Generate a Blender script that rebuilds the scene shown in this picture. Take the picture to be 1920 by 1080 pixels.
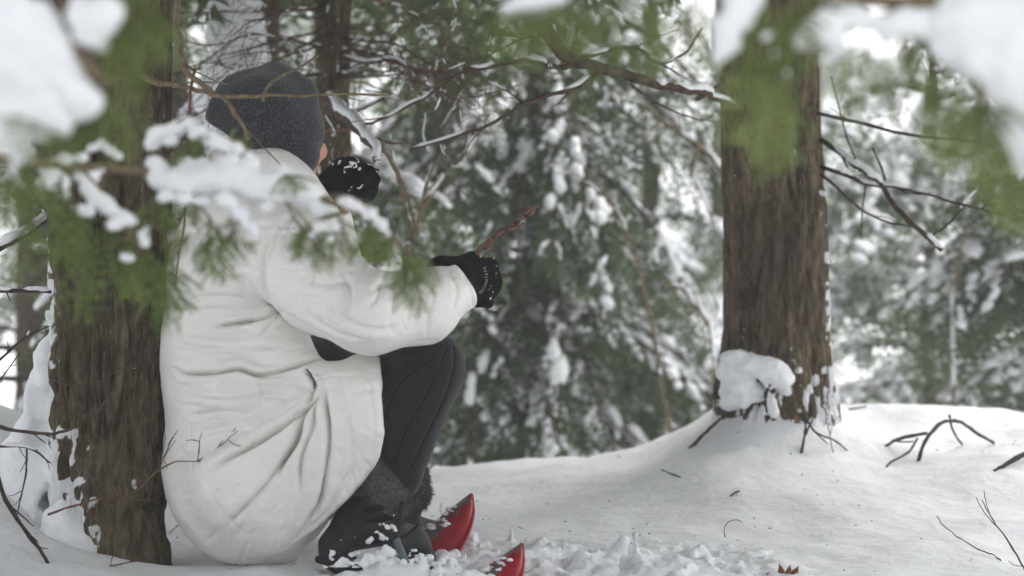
import bpy, math, random
import numpy as np
from mathutils import Vector, Matrix

scene = bpy.context.scene
for o in list(bpy.data.objects):
    bpy.data.objects.remove(o)
COL = scene.collection

# ------------------------------------------------------------------ camera, sky, sun, exposure
CAM_Z = 0.52
FPX = 1920 * 70.0 / 36.0
cam_d = bpy.data.cameras.new('camera')
cam = bpy.data.objects.new('camera', cam_d)
COL.objects.link(cam)
cam.location = (0, 0, CAM_Z)
cam.rotation_euler = (math.radians(90), 0, 0)
cam_d.lens = 70
cam_d.sensor_width = 36
cam_d.clip_start = 0.05
cam_d.clip_end = 2000
cam_d.dof.use_dof = True
cam_d.dof.focus_distance = 3.78
cam_d.dof.aperture_fstop = 2.9
cam_d.dof.aperture_blades = 8
scene.camera = cam

SUN_EL, SUN_AZ = 56.0, 48.0            # azimuth measured from +Y clockwise towards +X
world = bpy.data.worlds.new("World")
scene.world = world
world.use_nodes = True
wt = world.node_tree
wt.nodes.clear()
w_out = wt.nodes.new('ShaderNodeOutputWorld')
w_bg = wt.nodes.new('ShaderNodeBackground')
w_sky = wt.nodes.new('ShaderNodeTexSky')
w_sky.sky_type = 'NISHITA'
w_sky.sun_disc = False
w_sky.sun_elevation = math.radians(SUN_EL)
w_sky.sun_rotation = math.radians(SUN_AZ)
w_sky.air_density = 1.0
w_sky.dust_density = 4.0
w_sky.ozone_density = 1.0
w_hs = wt.nodes.new('ShaderNodeHueSaturation')
w_hs.inputs['Saturation'].default_value = 0.13   # overcast: the cloud layer greys the sky
w_bg.inputs['Strength'].default_value = 0.15
wt.links.new(w_sky.outputs[0], w_hs.inputs['Color'])
wt.links.new(w_hs.outputs[0], w_bg.inputs['Color'])
wt.links.new(w_bg.outputs[0], w_out.inputs['Surface'])

sun_d = bpy.data.lights.new('sun', 'SUN')
sun = bpy.data.objects.new('sun', sun_d)
COL.objects.link(sun)
sun_d.energy = 0.75
sun_d.angle = math.radians(50)
sun_d.color = (1.0, 0.97, 0.93)
_az, _el = math.radians(SUN_AZ), math.radians(SUN_EL)
_dir = Vector((math.sin(_az) * math.cos(_el), math.cos(_az) * math.cos(_el), math.sin(_el)))
sun.rotation_euler = (-_dir).to_track_quat('-Z', 'Y').to_euler()

scene.view_settings.view_transform = 'Standard'
scene.view_settings.look = 'None'
scene.view_settings.exposure = 1.3
scene.view_settings.gamma = 1.0
scene.view_settings.use_curve_mapping = False
scene.render.engine = 'CYCLES'
scene.cycles.use_denoising = True
scene.cycles.max_bounces = 7
scene.cycles.diffuse_bounces = 4
scene.cycles.transmission_bounces = 3
scene.cycles.volume_bounces = 1
scene.cycles.caustics_reflective = False
scene.cycles.caustics_refractive = False

# ------------------------------------------------------------------ helpers
rs = np.random.RandomState(7)
_perm = np.random.RandomState(3).permutation(256)
_val = np.random.RandomState(4).rand(256)


def P(px, py, d):
    """a point seen at photograph pixel (px, py) at distance d from the lens plane"""
    return np.array([(px - 960.0) / FPX * d, d, CAM_Z - (py - 540.0) / FPX * d])


def vnoise(p, seed=0):
    p = np.asarray(p, dtype=np.float64)
    i = np.floor(p).astype(np.int64)
    f = p - i
    u = f * f * (3 - 2 * f)
    i = i + seed * 37
    r = 0
    for dx in (0, 1):
        wx = u[..., 0] if dx else 1 - u[..., 0]
        for dy in (0, 1):
            wy = u[..., 1] if dy else 1 - u[..., 1]
            for dz in (0, 1):
                wz = u[..., 2] if dz else 1 - u[..., 2]
                h = _perm[(_perm[(_perm[(i[..., 0] + dx) & 255] + i[..., 1] + dy) & 255] + i[..., 2] + dz) & 255]
                r = r + wx * wy * wz * _val[h]
    return r


def fbm(p, octv=3, seed=0):
    p = np.asarray(p, dtype=np.float64)
    a, s, t = 0.5, 0, 0
    for k in range(octv):
        s = s + a * vnoise(p * (2.03 ** k) + 11.3 * k, seed + k)
        t += a
        a *= 0.5
    return s / t


def smooth(a, b, x):
    t = np.clip((x - a) / (b - a), 0, 1)
    return t * t * (3 - 2 * t)


def catmull(pts, n):
    pts = np.asarray(pts, dtype=float)
    m = len(pts)
    if m == 2:
        t = np.linspace(0, 1, n)[:, None]
        return pts[0] * (1 - t) + pts[1] * t
    ext = np.vstack([2 * pts[0] - pts[1], pts, 2 * pts[-1] - pts[-2]])
    out = []
    for q in np.linspace(0, m - 1, n):
        i = min(int(q), m - 2)
        t = q - i
        p0, p1, p2, p3 = ext[i:i + 4]
        out.append(0.5 * ((2 * p1) + (-p0 + p2) * t + (2 * p0 - 5 * p1 + 4 * p2 - p3) * t * t + (-p0 + 3 * p1 - 3 * p2 + p3) * t ** 3))
    return np.array(out)


class MB:
    """collects vertices and faces, then links them as one mesh object"""

    def __init__(s):
        s.v, s.q, s.t, s.n = [], [], [], 0
        s.qm, s.tm = [], []
        s.attr = []

    def add(s, V, quads=None, tris=None, mat=0, attr=None):
        V = np.asarray(V, dtype=np.float64).reshape(-1, 3)
        s.v.append(V)
        if quads is not None and len(quads):
            q = np.asarray(quads, dtype=np.int64).reshape(-1, 4)
            s.q.append(q + s.n)
            s.qm.append(np.full(len(q), mat))
        if tris is not None and len(tris):
            t = np.asarray(tris, dtype=np.int64).reshape(-1, 3)
            s.t.append(t + s.n)
            s.tm.append(np.full(len(t), mat))
        a = np.zeros(len(V)) if attr is None else np.broadcast_to(np.asarray(attr, dtype=float), (len(V),))
        s.attr.append(a)
        s.n += len(V)

    def tube(s, path, rad, n=6, mat=0, attr=None, squash=1.0, closed=True):
        path = np.asarray(path, dtype=float)
        m = len(path)
        rad = np.broadcast_to(np.asarray(rad, dtype=float), (m,))
        tan = np.gradient(path, axis=0)
        tan /= np.linalg.norm(tan, axis=1)[:, None] + 1e-9
        ref = np.array([0, 0, 1.0])
        if abs(tan[:, 2]).mean() > 0.8:
            ref = np.array([0, 1.0, 0])
        u = np.cross(tan, ref)
        u /= np.linalg.norm(u, axis=1)[:, None] + 1e-9
        w = np.cross(u, tan)
        th = np.arange(n) * 2 * math.pi / n
        V = path[:, None, :] + rad[:, None, None] * (np.cos(th)[None, :, None] * u[:, None, :] + squash * np.sin(th)[None, :, None] * w[:, None, :])
        V = V.reshape(-1, 3)
        i = np.arange(m - 1)[:, None] * n
        j = np.arange(n)[None, :]
        j2 = (j + 1) % n
        Q = np.stack([i + j, i + j2, i + n + j2, i + n + j], -1).reshape(-1, 4)
        T = []
        if closed:
            V = np.vstack([V, path[0], path[-1]])
            a, b = m * n, m * n + 1
            for k in range(n):
                T.append((a, (k + 1) % n, k))
                T.append((b, (m - 1) * n + k, (m - 1) * n + (k + 1) % n))
        s.add(V, Q, T, mat, attr)

    def build(s, name, mats, parent=None, smooth_shade=True, loc=None, props=None):
        me = bpy.data.meshes.new(name)
        V = np.vstack(s.v) if s.v else np.zeros((0, 3))
        off = np.zeros(3)
        root = parent
        while root is not None:
            off = off + np.array(root.location)
            root = root.parent
        if loc is not None:
            off = off + np.asarray(loc)
        V = V - off
        Q = np.vstack(s.q) if s.q else np.zeros((0, 4), int)
        T = np.vstack(s.t) if s.t else np.zeros((0, 3), int)
        me.vertices.add(len(V))
        me.vertices.foreach_set('co', V.astype(np.float32).ravel())
        me.loops.add(len(Q) * 4 + len(T) * 3)
        me.loops.foreach_set('vertex_index', np.concatenate([Q.ravel(), T.ravel()]).astype(np.int32))
        me.polygons.add(len(Q) + len(T))
        st = np.concatenate([np.arange(len(Q)) * 4, len(Q) * 4 + np.arange(len(T)) * 3]).astype(np.int32)
        me.polygons.foreach_set('loop_start', st)
        mi = np.concatenate(s.qm + s.tm).astype(np.int32) if (s.qm or s.tm) else np.zeros(0, np.int32)
        me.polygons.foreach_set('material_index', mi)
        me.polygons.foreach_set('use_smooth', np.full(len(Q) + len(T), smooth_shade, dtype=bool))
        at = me.attributes.new('tint', 'FLOAT', 'POINT')
        at.data.foreach_set('value', np.concatenate(s.attr).astype(np.float32) if s.attr else np.zeros(0, np.float32))
        me.update(calc_edges=True)
        me.validate()
        if not isinstance(mats, (list, tuple)):
            mats = [mats]
        for m in mats:
            me.materials.append(m)
        o = bpy.data.objects.new(name, me)
        if parent is not None:
            o.parent = parent
        if loc is not None:
            o.location = loc
        for k, v in (props or {}).items():
            o[k] = v
        if name in ('snow_cap', 'limbs', 'snow_clump', 'snow_load', 'snow_drift'):
            o['kind'] = 'stuff'
        COL.objects.link(o)
        return o


def thing(name, label, cat, loc=(0, 0, 0), group=None):
    o = bpy.data.objects.new(name, None)
    o.empty_display_size = 0.1
    o.location = loc
    o['label'] = label
    o['category'] = cat
    if group:
        o['group'] = group
    COL.objects.link(o)
    return o


def tag(o, label, cat, group=None):
    o['label'] = label
    o['category'] = cat
    if group:
        o['group'] = group
    return o


class SDF:
    def __init__(s, lo, hi, h):
        s.lo = np.asarray(lo, float)
        s.h = h
        s.shape = tuple(int(c) + 2 for c in np.ceil((np.asarray(hi, float) - s.lo) / h))
        s.F = np.full(s.shape, 0.06, dtype=np.float32)
        s.ax = [s.lo[k] + h * np.arange(s.shape[k]) for k in range(3)]

    def _win(s, lo, hi):
        sl = []
        for k in range(3):
            a = max(0, int((lo[k] - s.lo[k]) / s.h) - 1)
            b = min(s.shape[k], int((hi[k] - s.lo[k]) / s.h) + 3)
            if b <= a:
                return None
            sl.append(slice(a, b))
        X, Y, Z = np.meshgrid(*[s.ax[k][sl[k]] for k in range(3)], indexing='ij', sparse=True)
        return tuple(sl), X, Y, Z

    def _comb(s, sl, d, k, sub):
        A = s.F[sl]
        d = d.astype(np.float32)
        if sub:
            d = -d
            hh = np.clip(0.5 - 0.5 * (d - A) / k, 0, 1)
            s.F[sl] = d * (1 - hh) + A * hh + k * hh * (1 - hh)
        else:
            hh = np.clip(0.5 + 0.5 * (d - A) / k, 0, 1)
            s.F[sl] = d * (1 - hh) + A * hh - k * hh * (1 - hh)

    def cone(s, a, b, ra, rb, k=0.01, sub=False):
        a = np.asarray(a, float)
        b = np.asarray(b, float)
        m = max(ra, rb) + k + 0.06
        w = s._win(np.minimum(a, b) - m, np.maximum(a, b) + m)
        if w is None:
            return
        sl, X, Y, Z = w
        ab = b - a
        L = ab @ ab + 1e-12
        t = np.clip(((X - a[0]) * ab[0] + (Y - a[1]) * ab[1] + (Z - a[2]) * ab[2]) / L, 0, 1)
        d = np.sqrt((X - a[0] - t * ab[0]) ** 2 + (Y - a[1] - t * ab[1]) ** 2 + (Z - a[2] - t * ab[2]) ** 2) - (ra + (rb - ra) * t)
        s._comb(sl, d, k, sub)

    def ell(s, c, r, k=0.01, sub=False, rot=None):
        c = np.asarray(c, float)
        r = np.broadcast_to(np.asarray(r, float), (3,))
        m = r.max() + k + 0.06
        w = s._win(c - m, c + m)
        if w is None:
            return
        sl, X, Y, Z = w
        dx, dy, dz = X - c[0], Y - c[1], Z - c[2]
        if rot is not None:
            R = np.array(rot)
            dx, dy, dz = (R[0, 0] * dx + R[1, 0] * dy + R[2, 0] * dz, R[0, 1] * dx + R[1, 1] * dy + R[2, 1] * dz, R[0, 2] * dx + R[1, 2] * dy + R[2, 2] * dz)
        k0 = np.sqrt((dx / r[0]) ** 2 + (dy / r[1]) ** 2 + (dz / r[2]) ** 2)
        k1 = np.sqrt((dx / r[0] ** 2) ** 2 + (dy / r[1] ** 2) ** 2 + (dz / r[2] ** 2) ** 2) + 1e-9
        d = k0 * (k0 - 1) / k1
        s._comb(sl, np.clip(d, -1, 0.2), k, sub)

    def cut(s, p, n, k=0.008):
        """remove everything on the side n points to"""
        n = np.asarray(n, float)
        n = n / np.linalg.norm(n)
        X, Y, Z = np.meshgrid(*s.ax, indexing='ij', sparse=True)
        d = ((X - p[0]) * n[0] + (Y - p[1]) * n[1] + (Z - p[2]) * n[2]).astype(np.float32)
        A = s.F
        hh = np.clip(0.5 - 0.5 * (d - A) / k, 0, 1)
        s.F = d * (1 - hh) + A * hh + k * hh * (1 - hh)

    def noise(s, amp, scale, octv=2, seed=0, stretch=(1, 1, 1)):
        near = np.abs(s.F) < amp * 2 + 2 * s.h
        ii = np.argwhere(near)
        p = s.lo + ii * s.h
        n = fbm(p * scale * np.asarray(stretch), octv, seed) - 0.5
        s.F[near] += (n * 2 * amp).astype(np.float32)

    def mesh(s):
        F = s.F.copy()
        F[0], F[-1] = 1, 1
        F[:, 0], F[:, -1] = 1, 1
        F[:, :, 0], F[:, :, -1] = 1, 1
        ins = F < 0
        nx, ny, nz = F.shape
        cnt = np.zeros((nx - 1, ny - 1, nz - 1), np.int8)
        for dx in (0, 1):
            for dy in (0, 1):
                for dz in (0, 1):
                    cnt += ins[dx:nx - 1 + dx, dy:ny - 1 + dy, dz:nz - 1 + dz]
        act = (cnt > 0) & (cnt < 8)
        c = np.argwhere(act)
        idx = np.full(act.shape, -1, np.int64)
        idx[act] = np.arange(len(c))
        acc = np.zeros((len(c), 3))
        num = np.zeros(len(c))
        for axis in range(3):
            o1, o2 = [k for k in range(3) if k != axis]
            for e1 in (0, 1):
                for e2 in (0, 1):
                    off = [0, 0, 0]
                    off[o1], off[o2] = e1, e2
                    p0 = c + off
                    p1 = p0.copy()
                    p1[:, axis] += 1
                    f0 = F[p0[:, 0], p0[:, 1], p0[:, 2]]
                    f1 = F[p1[:, 0], p1[:, 1], p1[:, 2]]
                    cr = (f0 < 0) != (f1 < 0)
                    t = np.where(cr, f0 / np.where(cr, f0 - f1, 1), 0)
                    q = p0.astype(float)
                    q[:, axis] += t
                    acc[cr] += q[cr]
                    num[cr] += 1
        V = s.lo + s.h * acc / np.maximum(num, 1)[:, None]
        quads = []
        for axis in range(3):
            o1, o2 = [(1, 2), (2, 0), (0, 1)][axis]
            sl0 = [slice(None)] * 3
            sl1 = [slice(None)] * 3
            sl0[axis] = slice(0, -1)
            sl1[axis] = slice(1, None)
            A, B = ins[tuple(sl0)], ins[tuple(sl1)]
            e = np.argwhere(A != B)
            e = e[(e[:, o1] > 0) & (e[:, o2] > 0) & (e[:, o1] < F.shape[o1] - 1) & (e[:, o2] < F.shape[o2] - 1)]
            flip = A[e[:, 0], e[:, 1], e[:, 2]]

            def g(d1, d2):
                q = e.copy()
                q[:, o1] -= d1
                q[:, o2] -= d2
                return idx[q[:, 0], q[:, 1], q[:, 2]]
            a, b, cc, d = g(1, 1), g(0, 1), g(0, 0), g(1, 0)
            Q = np.stack([a, b, cc, d], -1)
            Q[~flip] = Q[~flip][:, ::-1]
            quads.append(Q)
        Q = np.vstack(quads)
        return V, Q[(Q >= 0).all(1)]


def relax(V, Q, it=2, f=0.5):
    for _ in range(it):
        acc = np.zeros_like(V)
        n = np.zeros(len(V))
        for a in range(4):
            for b in (1, 3):
                np.add.at(acc, Q[:, a], V[Q[:, (a + b) % 4]])
                np.add.at(n, Q[:, a], 1)
        V = V * (1 - f) + f * acc / np.maximum(n, 1)[:, None]
    return V


def normals(V, Q):
    n = np.cross(V[Q[:, 2]] - V[Q[:, 0]], V[Q[:, 3]] - V[Q[:, 1]])
    N = np.zeros_like(V)
    for a in range(4):
        np.add.at(N, Q[:, a], n)
    return N / (np.linalg.norm(N, axis=1)[:, None] + 1e-12)


# ------------------------------------------------------------------ materials
def new_mat(name):
    m = bpy.data.materials.new(name)
    m.use_nodes = True
    nt = m.node_tree
    b = nt.nodes['Principled BSDF']
    return m, nt, b


def nd(nt, typ, **kw):
    n = nt.nodes.new(typ)
    for k, v in kw.items():
        setattr(n, k, v)
    return n


def ramp(nt, stops):
    r = nt.nodes.new('ShaderNodeValToRGB')
    e = r.color_ramp.elements
    e[0].position, e[0].color = stops[0][0], (*stops[0][1], 1)
    e[1].position, e[1].color = stops[-1][0], (*stops[-1][1], 1)
    for p, c in stops[1:-1]:
        x = e.new(p)
        x.color = (*c, 1)
    return r


def noise_node(nt, scale, detail=3, rough=0.55, stretch=None):
    tc = nd(nt, 'ShaderNodeTexCoord')
    n = nd(nt, 'ShaderNodeTexNoise')
    n.inputs['Scale'].default_value = scale
    n.inputs['Detail'].default_value = detail
    n.inputs['Roughness'].default_value = rough
    if stretch:
        mp = nd(nt, 'ShaderNodeMapping')
        mp.inputs['Scale'].default_value = stretch
        nt.links.new(tc.outputs['Object'], mp.inputs['Vector'])
        nt.links.new(mp.outputs[0], n.inputs['Vector'])
    else:
        nt.links.new(tc.outputs['Object'], n.inputs['Vector'])
    return n


def bump(nt, b, src, dist, strength=1.0):
    bp = nd(nt, 'ShaderNodeBump')
    bp.inputs['Distance'].default_value = dist
    bp.inputs['Strength'].default_value = strength
    nt.links.new(src, bp.inputs['Height'])
    nt.links.new(bp.outputs[0], b.inputs['Normal'])
    return bp


def simple(name, stops, scale, rough=0.7, dist=0.001, detail=3, stretch=None, spec=0.3, sheen=0.0):
    m, nt, b = new_mat(name)
    n = noise_node(nt, scale, detail, 0.6, stretch)
    r = ramp(nt, stops)
    nt.links.new(n.outputs['Fac'], r.inputs[0])
    nt.links.new(r.outputs[0], b.inputs['Base Color'])
    b.inputs['Roughness'].default_value = rough
    b.inputs['Specular IOR Level'].default_value = spec
    if sheen:
        b.inputs['Sheen Weight'].default_value = sheen
    if dist:
        bump(nt, b, n.outputs['Fac'], dist)
    return m


M = {}
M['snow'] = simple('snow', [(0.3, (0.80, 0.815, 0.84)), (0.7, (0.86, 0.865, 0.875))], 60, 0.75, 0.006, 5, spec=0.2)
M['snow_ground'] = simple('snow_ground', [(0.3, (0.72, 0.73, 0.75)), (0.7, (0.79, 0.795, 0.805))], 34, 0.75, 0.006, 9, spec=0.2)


def coat_mat():
    m, nt, b = new_mat('white_nylon')
    n = noise_node(nt, 8, 4)
    r = ramp(nt, [(0.3, (0.745, 0.73, 0.695)), (0.7, (0.795, 0.78, 0.75))])
    nt.links.new(n.outputs['Fac'], r.inputs[0])
    at = nd(nt, 'ShaderNodeAttribute', attribute_name='tint')      # crease shadow painted into the deep folds, together with brownish dirt
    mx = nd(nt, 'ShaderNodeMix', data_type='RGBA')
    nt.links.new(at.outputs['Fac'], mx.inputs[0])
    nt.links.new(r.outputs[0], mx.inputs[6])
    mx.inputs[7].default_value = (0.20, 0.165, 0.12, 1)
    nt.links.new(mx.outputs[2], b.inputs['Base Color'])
    b.inputs['Roughness'].default_value = 0.42
    b.inputs['Specular IOR Level'].default_value = 0.45

    def ridged(scale, stretch, dist):
        q = noise_node(nt, scale, 2.5, 0.5, stretch)
        q.inputs['Distortion'].default_value = 0.6
        s1 = nd(nt, 'ShaderNodeMath', operation='SUBTRACT')
        nt.links.new(q.outputs['Fac'], s1.inputs[0])
        s1.inputs[1].default_value = 0.5
        s2 = nd(nt, 'ShaderNodeMath', operation='ABSOLUTE')
        nt.links.new(s1.outputs[0], s2.inputs[0])
        s3 = nd(nt, 'ShaderNodeMath', operation='POWER')
        nt.links.new(s2.outputs[0], s3.inputs[0])
        s3.inputs[1].default_value = 0.6
        s4 = nd(nt, 'ShaderNodeMath', operation='MULTIPLY')
        nt.links.new(s3.outputs[0], s4.inputs[0])
        s4.inputs[1].default_value = dist
        return s4.outputs[0]
    a1 = ridged(9.0, (1.0, 1.0, 2.1), 0.0040)
    a2 = ridged(24.0, (1.0, 1.0, 1.7), 0.0011)
    f = noise_node(nt, 900, 1)
    f1 = nd(nt, 'ShaderNodeMath', operation='MULTIPLY')
    nt.links.new(f.outputs['Fac'], f1.inputs[0])
    f1.inputs[1].default_value = 0.0002
    s1 = nd(nt, 'ShaderNodeMath', operation='ADD')
    nt.links.new(a1, s1.inputs[0])
    nt.links.new(a2, s1.inputs[1])
    s2 = nd(nt, 'ShaderNodeMath', operation='ADD')
    nt.links.new(s1.outputs[0], s2.inputs[0])
    nt.links.new(f1.outputs[0], s2.inputs[1])
    bump(nt, b, s2.outputs[0], 1.0)
    return m


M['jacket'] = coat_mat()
M['hat'] = simple('charcoal_wool', [(0.32, (0.012, 0.012, 0.015)), (0.5, (0.029, 0.030, 0.035)), (0.70, (0.085, 0.086, 0.096))], 230, 0.95, 0.002, 5, spec=0.1, sheen=0.3)
M['leggings'] = simple('black_knit', [(0.4, (0.006, 0.006, 0.007)), (0.75, (0.027, 0.027, 0.029))], 420, 0.85, 0.0008, 2, spec=0.15, sheen=0.15)
M['seam'] = simple('black_thread', [(0.3, (0.003, 0.003, 0.003)), (0.7, (0.006, 0.006, 0.006))], 300, 0.9, 0, 2, spec=0.1)
M['glove'] = simple('black_fleece', [(0.4, (0.003, 0.003, 0.0035)), (0.8, (0.011, 0.011, 0.012))], 260, 0.95, 0.002, 3, spec=0.08)
M['fur'] = simple('dark_grey_fur', [(0.3, (0.045, 0.042, 0.042)), (0.7, (0.14, 0.13, 0.13))], 150, 0.95, 0.003, 4, spec=0.1)
M['boot'] = simple('black_boot_rubber', [(0.4, (0.003, 0.003, 0.0035)), (0.8, (0.009, 0.009, 0.010))], 90, 0.6, 0.001, 3, spec=0.3)
M['strap'] = simple('slate_strap_plastic', [(0.3, (0.06, 0.085, 0.095)), (0.7, (0.09, 0.12, 0.13))], 80, 0.5, 0.0005, 2, spec=0.4)
M['skin'] = simple('skin', [(0.3, (0.50, 0.25, 0.17)), (0.7, (0.62, 0.34, 0.24))], 60, 0.55, 0.0006, 3, spec=0.35)
M['eye'] = simple('eye_white', [(0.3, (0.7, 0.7, 0.68)), (0.7, (0.75, 0.75, 0.72))], 30, 0.2, 0, 1)
M['thread'] = simple('grey_lettering', [(0.3, (0.25, 0.25, 0.25)), (0.7, (0.4, 0.4, 0.4))], 400, 0.8, 0, 1)
M['zip'] = simple('dark_zip', [(0.3, (0.05, 0.05, 0.055)), (0.7, (0.14, 0.14, 0.15))], 200, 0.4, 0, 1)
M['twig'] = simple('dead_twig_bark', [(0.3, (0.035, 0.023, 0.019)), (0.7, (0.12, 0.078, 0.06))], 60, 0.85, 0.001, 3, spec=0.1)
M['redtwig'] = simple('reddish_twig_bark', [(0.3, (0.075, 0.036, 0.028)), (0.7, (0.19, 0.105, 0.08))], 80, 0.8, 0.001, 3, spec=0.15)
M['darkstick'] = simple('dark_wet_stick', [(0.3, (0.022, 0.016, 0.014)), (0.7, (0.07, 0.05, 0.04))], 90, 0.8, 0.001, 3, spec=0.15)
M['paletwig'] = simple('pale_olive_twig_bark', [(0.3, (0.10, 0.075, 0.045)), (0.7, (0.22, 0.18, 0.11))], 60, 0.8, 0.001, 3, spec=0.15)
M['greentwig'] = simple('green_shoot_bark', [(0.3, (0.07, 0.085, 0.03)), (0.7, (0.14, 0.15, 0.06))], 60, 0.8, 0.001, 3, spec=0.15)
M['deadleaf'] = simple('dead_brown_leaf', [(0.3, (0.10, 0.045, 0.03)), (0.7, (0.28, 0.13, 0.07))], 60, 0.8, 0.001, 3, spec=0.15)


def red_deck():
    m, nt, b = new_mat('red_snowshoe_plastic')
    n = noise_node(nt, 38, 5, 0.65, (1.0, 1.0, 1.0))
    at = nd(nt, 'ShaderNodeAttribute', attribute_name='tint')
    mul = nd(nt, 'ShaderNodeMath', operation='MULTIPLY_ADD')
    nt.links.new(at.outputs['Fac'], mul.inputs[0])
    mul.inputs[1].default_value = 0.6
    nt.links.new(n.outputs['Fac'], mul.inputs[2])
    r = ramp(nt, [(0.0, (0.30, 0.005, 0.014)), (0.98, (0.29, 0.005, 0.014)), (1.04, (0.10, 0.09, 0.09)), (1.2, (0.13, 0.12, 0.12))])
    nt.links.new(mul.outputs[0], r.inputs[0])
    mr = nd(nt, 'ShaderNodeMapRange')
    mr.inputs['From Max'].default_value = 1.3
    nt.links.new(mul.outputs[0], mr.inputs['Value'])
    r.color_ramp.elements[1].position = 0.74
    r.color_ramp.elements[2].position = 0.82
    nt.links.new(mr.outputs[0], r.inputs[0])
    nt.links.new(r.outputs[0], b.inputs['Base Color'])
    b.inputs['Roughness'].default_value = 0.38
    bump(nt, b, n.outputs['Fac'], 0.001)
    return m


M['red'] = red_deck()


def bark_mat(name, dark, mid, light, moss=0.0):
    m, nt, b = new_mat(name)
    n = noise_node(nt, 60, 7, 0.74, (1, 1, 0.30))
    n2 = noise_node(nt, 7, 3, 0.5, (1, 1, 0.5))
    r = ramp(nt, [(0.36, dark), (0.5, mid), (0.66, light)])
    nt.links.new(n.outputs['Fac'], r.inputs[0])
    vo = nd(nt, 'ShaderNodeTexVoronoi', feature='DISTANCE_TO_EDGE')
    vo.inputs['Scale'].default_value = 62
    tcv = nd(nt, 'ShaderNodeTexCoord')
    mpv = nd(nt, 'ShaderNodeMapping')
    mpv.inputs['Scale'].default_value = (1, 1, 0.17)
    wn = noise_node(nt, 38, 3, 0.6, (1, 1, 0.5))
    wa = nd(nt, 'ShaderNodeVectorMath', operation='MULTIPLY_ADD')
    wa.inputs[1].default_value = (0.022, 0.022, 0.06)
    nt.links.new(wn.outputs['Color'], wa.inputs[0])
    nt.links.new(tcv.outputs['Object'], wa.inputs[2])
    nt.links.new(wa.outputs[0], mpv.inputs['Vector'])
    nt.links.new(mpv.outputs[0], vo.inputs['Vector'])
    vr = ramp(nt, [(0.0, (0, 0, 0)), (0.22, (1, 1, 1))])
    nt.links.new(vo.outputs['Distance'], vr.inputs[0])
    hs = nd(nt, 'ShaderNodeMath', operation='MULTIPLY_ADD')
    nt.links.new(vr.outputs[0], hs.inputs[0])
    hs.inputs[1].default_value = 0.55
    nt.links.new(n.outputs['Fac'], hs.inputs[2])
    r2 = ramp(nt, [(0.35, (0.62, 0.62, 0.60)), (0.65, (1.15, 1.1, 1.0))])
    nt.links.new(n2.outputs['Fac'], r2.inputs[0])
    mx = nd(nt, 'ShaderNodeMix', data_type='RGBA', blend_type='MULTIPLY')
    mx.inputs[0].default_value = 1.0
    nt.links.new(r.outputs[0], mx.inputs[6])
    nt.links.new(r2.outputs[0], mx.inputs[7])
    last = mx.outputs[2]
    if moss:
        n3 = noise_node(nt, 11, 4, 0.6, (1, 1, 0.4))
        r3 = ramp(nt, [(0.5, (0, 0, 0)), (0.66, (moss, moss, moss))])
        nt.links.new(n3.outputs['Fac'], r3.inputs[0])
        mm = nd(nt, 'ShaderNodeMix', data_type='RGBA')
        nt.links.new(r3.outputs[0], mm.inputs[0])
        nt.links.new(last, mm.inputs[6])
        mm.inputs[7].default_value = (0.062, 0.062, 0.028, 1)
        last = mm.outputs[2]
    at = nd(nt, 'ShaderNodeAttribute', attribute_name='tint')
    r4 = ramp(nt, [(0.45, (0, 0, 0)), (0.55, (1, 1, 1))])
    nt.links.new(at.outputs['Fac'], r4.inputs[0])
    ms = nd(nt, 'ShaderNodeMix', data_type='RGBA')
    nt.links.new(r4.outputs[0], ms.inputs[0])
    nt.links.new(last, ms.inputs[6])
    ms.inputs[7].default_value = (0.82, 0.83, 0.85, 1)
    nt.links.new(ms.outputs[2], b.inputs['Base Color'])
    b.inputs['Roughness'].default_value = 0.9
    b.inputs['Specular IOR Level'].default_value = 0.15
    bump(nt, b, hs.outputs[0], 0.007)
    return m


M['bark'] = bark_mat('fissured_brown_bark', (0.042, 0.033, 0.022), (0.115, 0.091, 0.060), (0.23, 0.185, 0.125), 0.45)
M['bark_r'] = bark_mat('fissured_warm_bark', (0.048, 0.037, 0.025), (0.122, 0.094, 0.062), (0.24, 0.19, 0.128), 0.15)
M['bark_d'] = bark_mat('dark_bark', (0.03, 0.022, 0.018), (0.07, 0.05, 0.037), (0.12, 0.09, 0.065), 0.2)


def foliage_mat(name, c0, c1, c2, trans=0.35):
    m = bpy.data.materials.new(name)
    m.use_nodes = True
    nt = m.node_tree
    nt.nodes.clear()
    out = nd(nt, 'ShaderNodeOutputMaterial')
    at = nd(nt, 'ShaderNodeAttribute', attribute_name='tint')
    ge = nd(nt, 'ShaderNodeNewGeometry')
    ad = nd(nt, 'ShaderNodeMath', operation='MULTIPLY_ADD')
    nt.links.new(ge.outputs['Random Per Island'], ad.inputs[0])
    ad.inputs[1].default_value = 0.35
    nt.links.new(at.outputs['Fac'], ad.inputs[2])
    r = ramp(nt, [(0.1, c0), (0.6, c1), (1.2, c2)])
    r.color_ramp.elements[2].position = 1.0
    nt.links.new(ad.outputs[0], r.inputs[0])
    b = nd(nt, 'ShaderNodeBsdfPrincipled')
    b.inputs['Roughness'].default_value = 0.55
    b.inputs['Specular IOR Level'].default_value = 0.3
    t = nd(nt, 'ShaderNodeBsdfTranslucent')
    nt.links.new(r.outputs[0], b.inputs['Base Color'])
    nt.links.new(r.outputs[0], t.inputs['Color'])
    mx = nd(nt, 'ShaderNodeMixShader')
    mx.inputs[0].default_value = trans
    nt.links.new(b.outputs[0], mx.inputs[1])
    nt.links.new(t.outputs[0], mx.inputs[2])
    nt.links.new(mx.outputs[0], out.inputs['Surface'])
    return m


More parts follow.
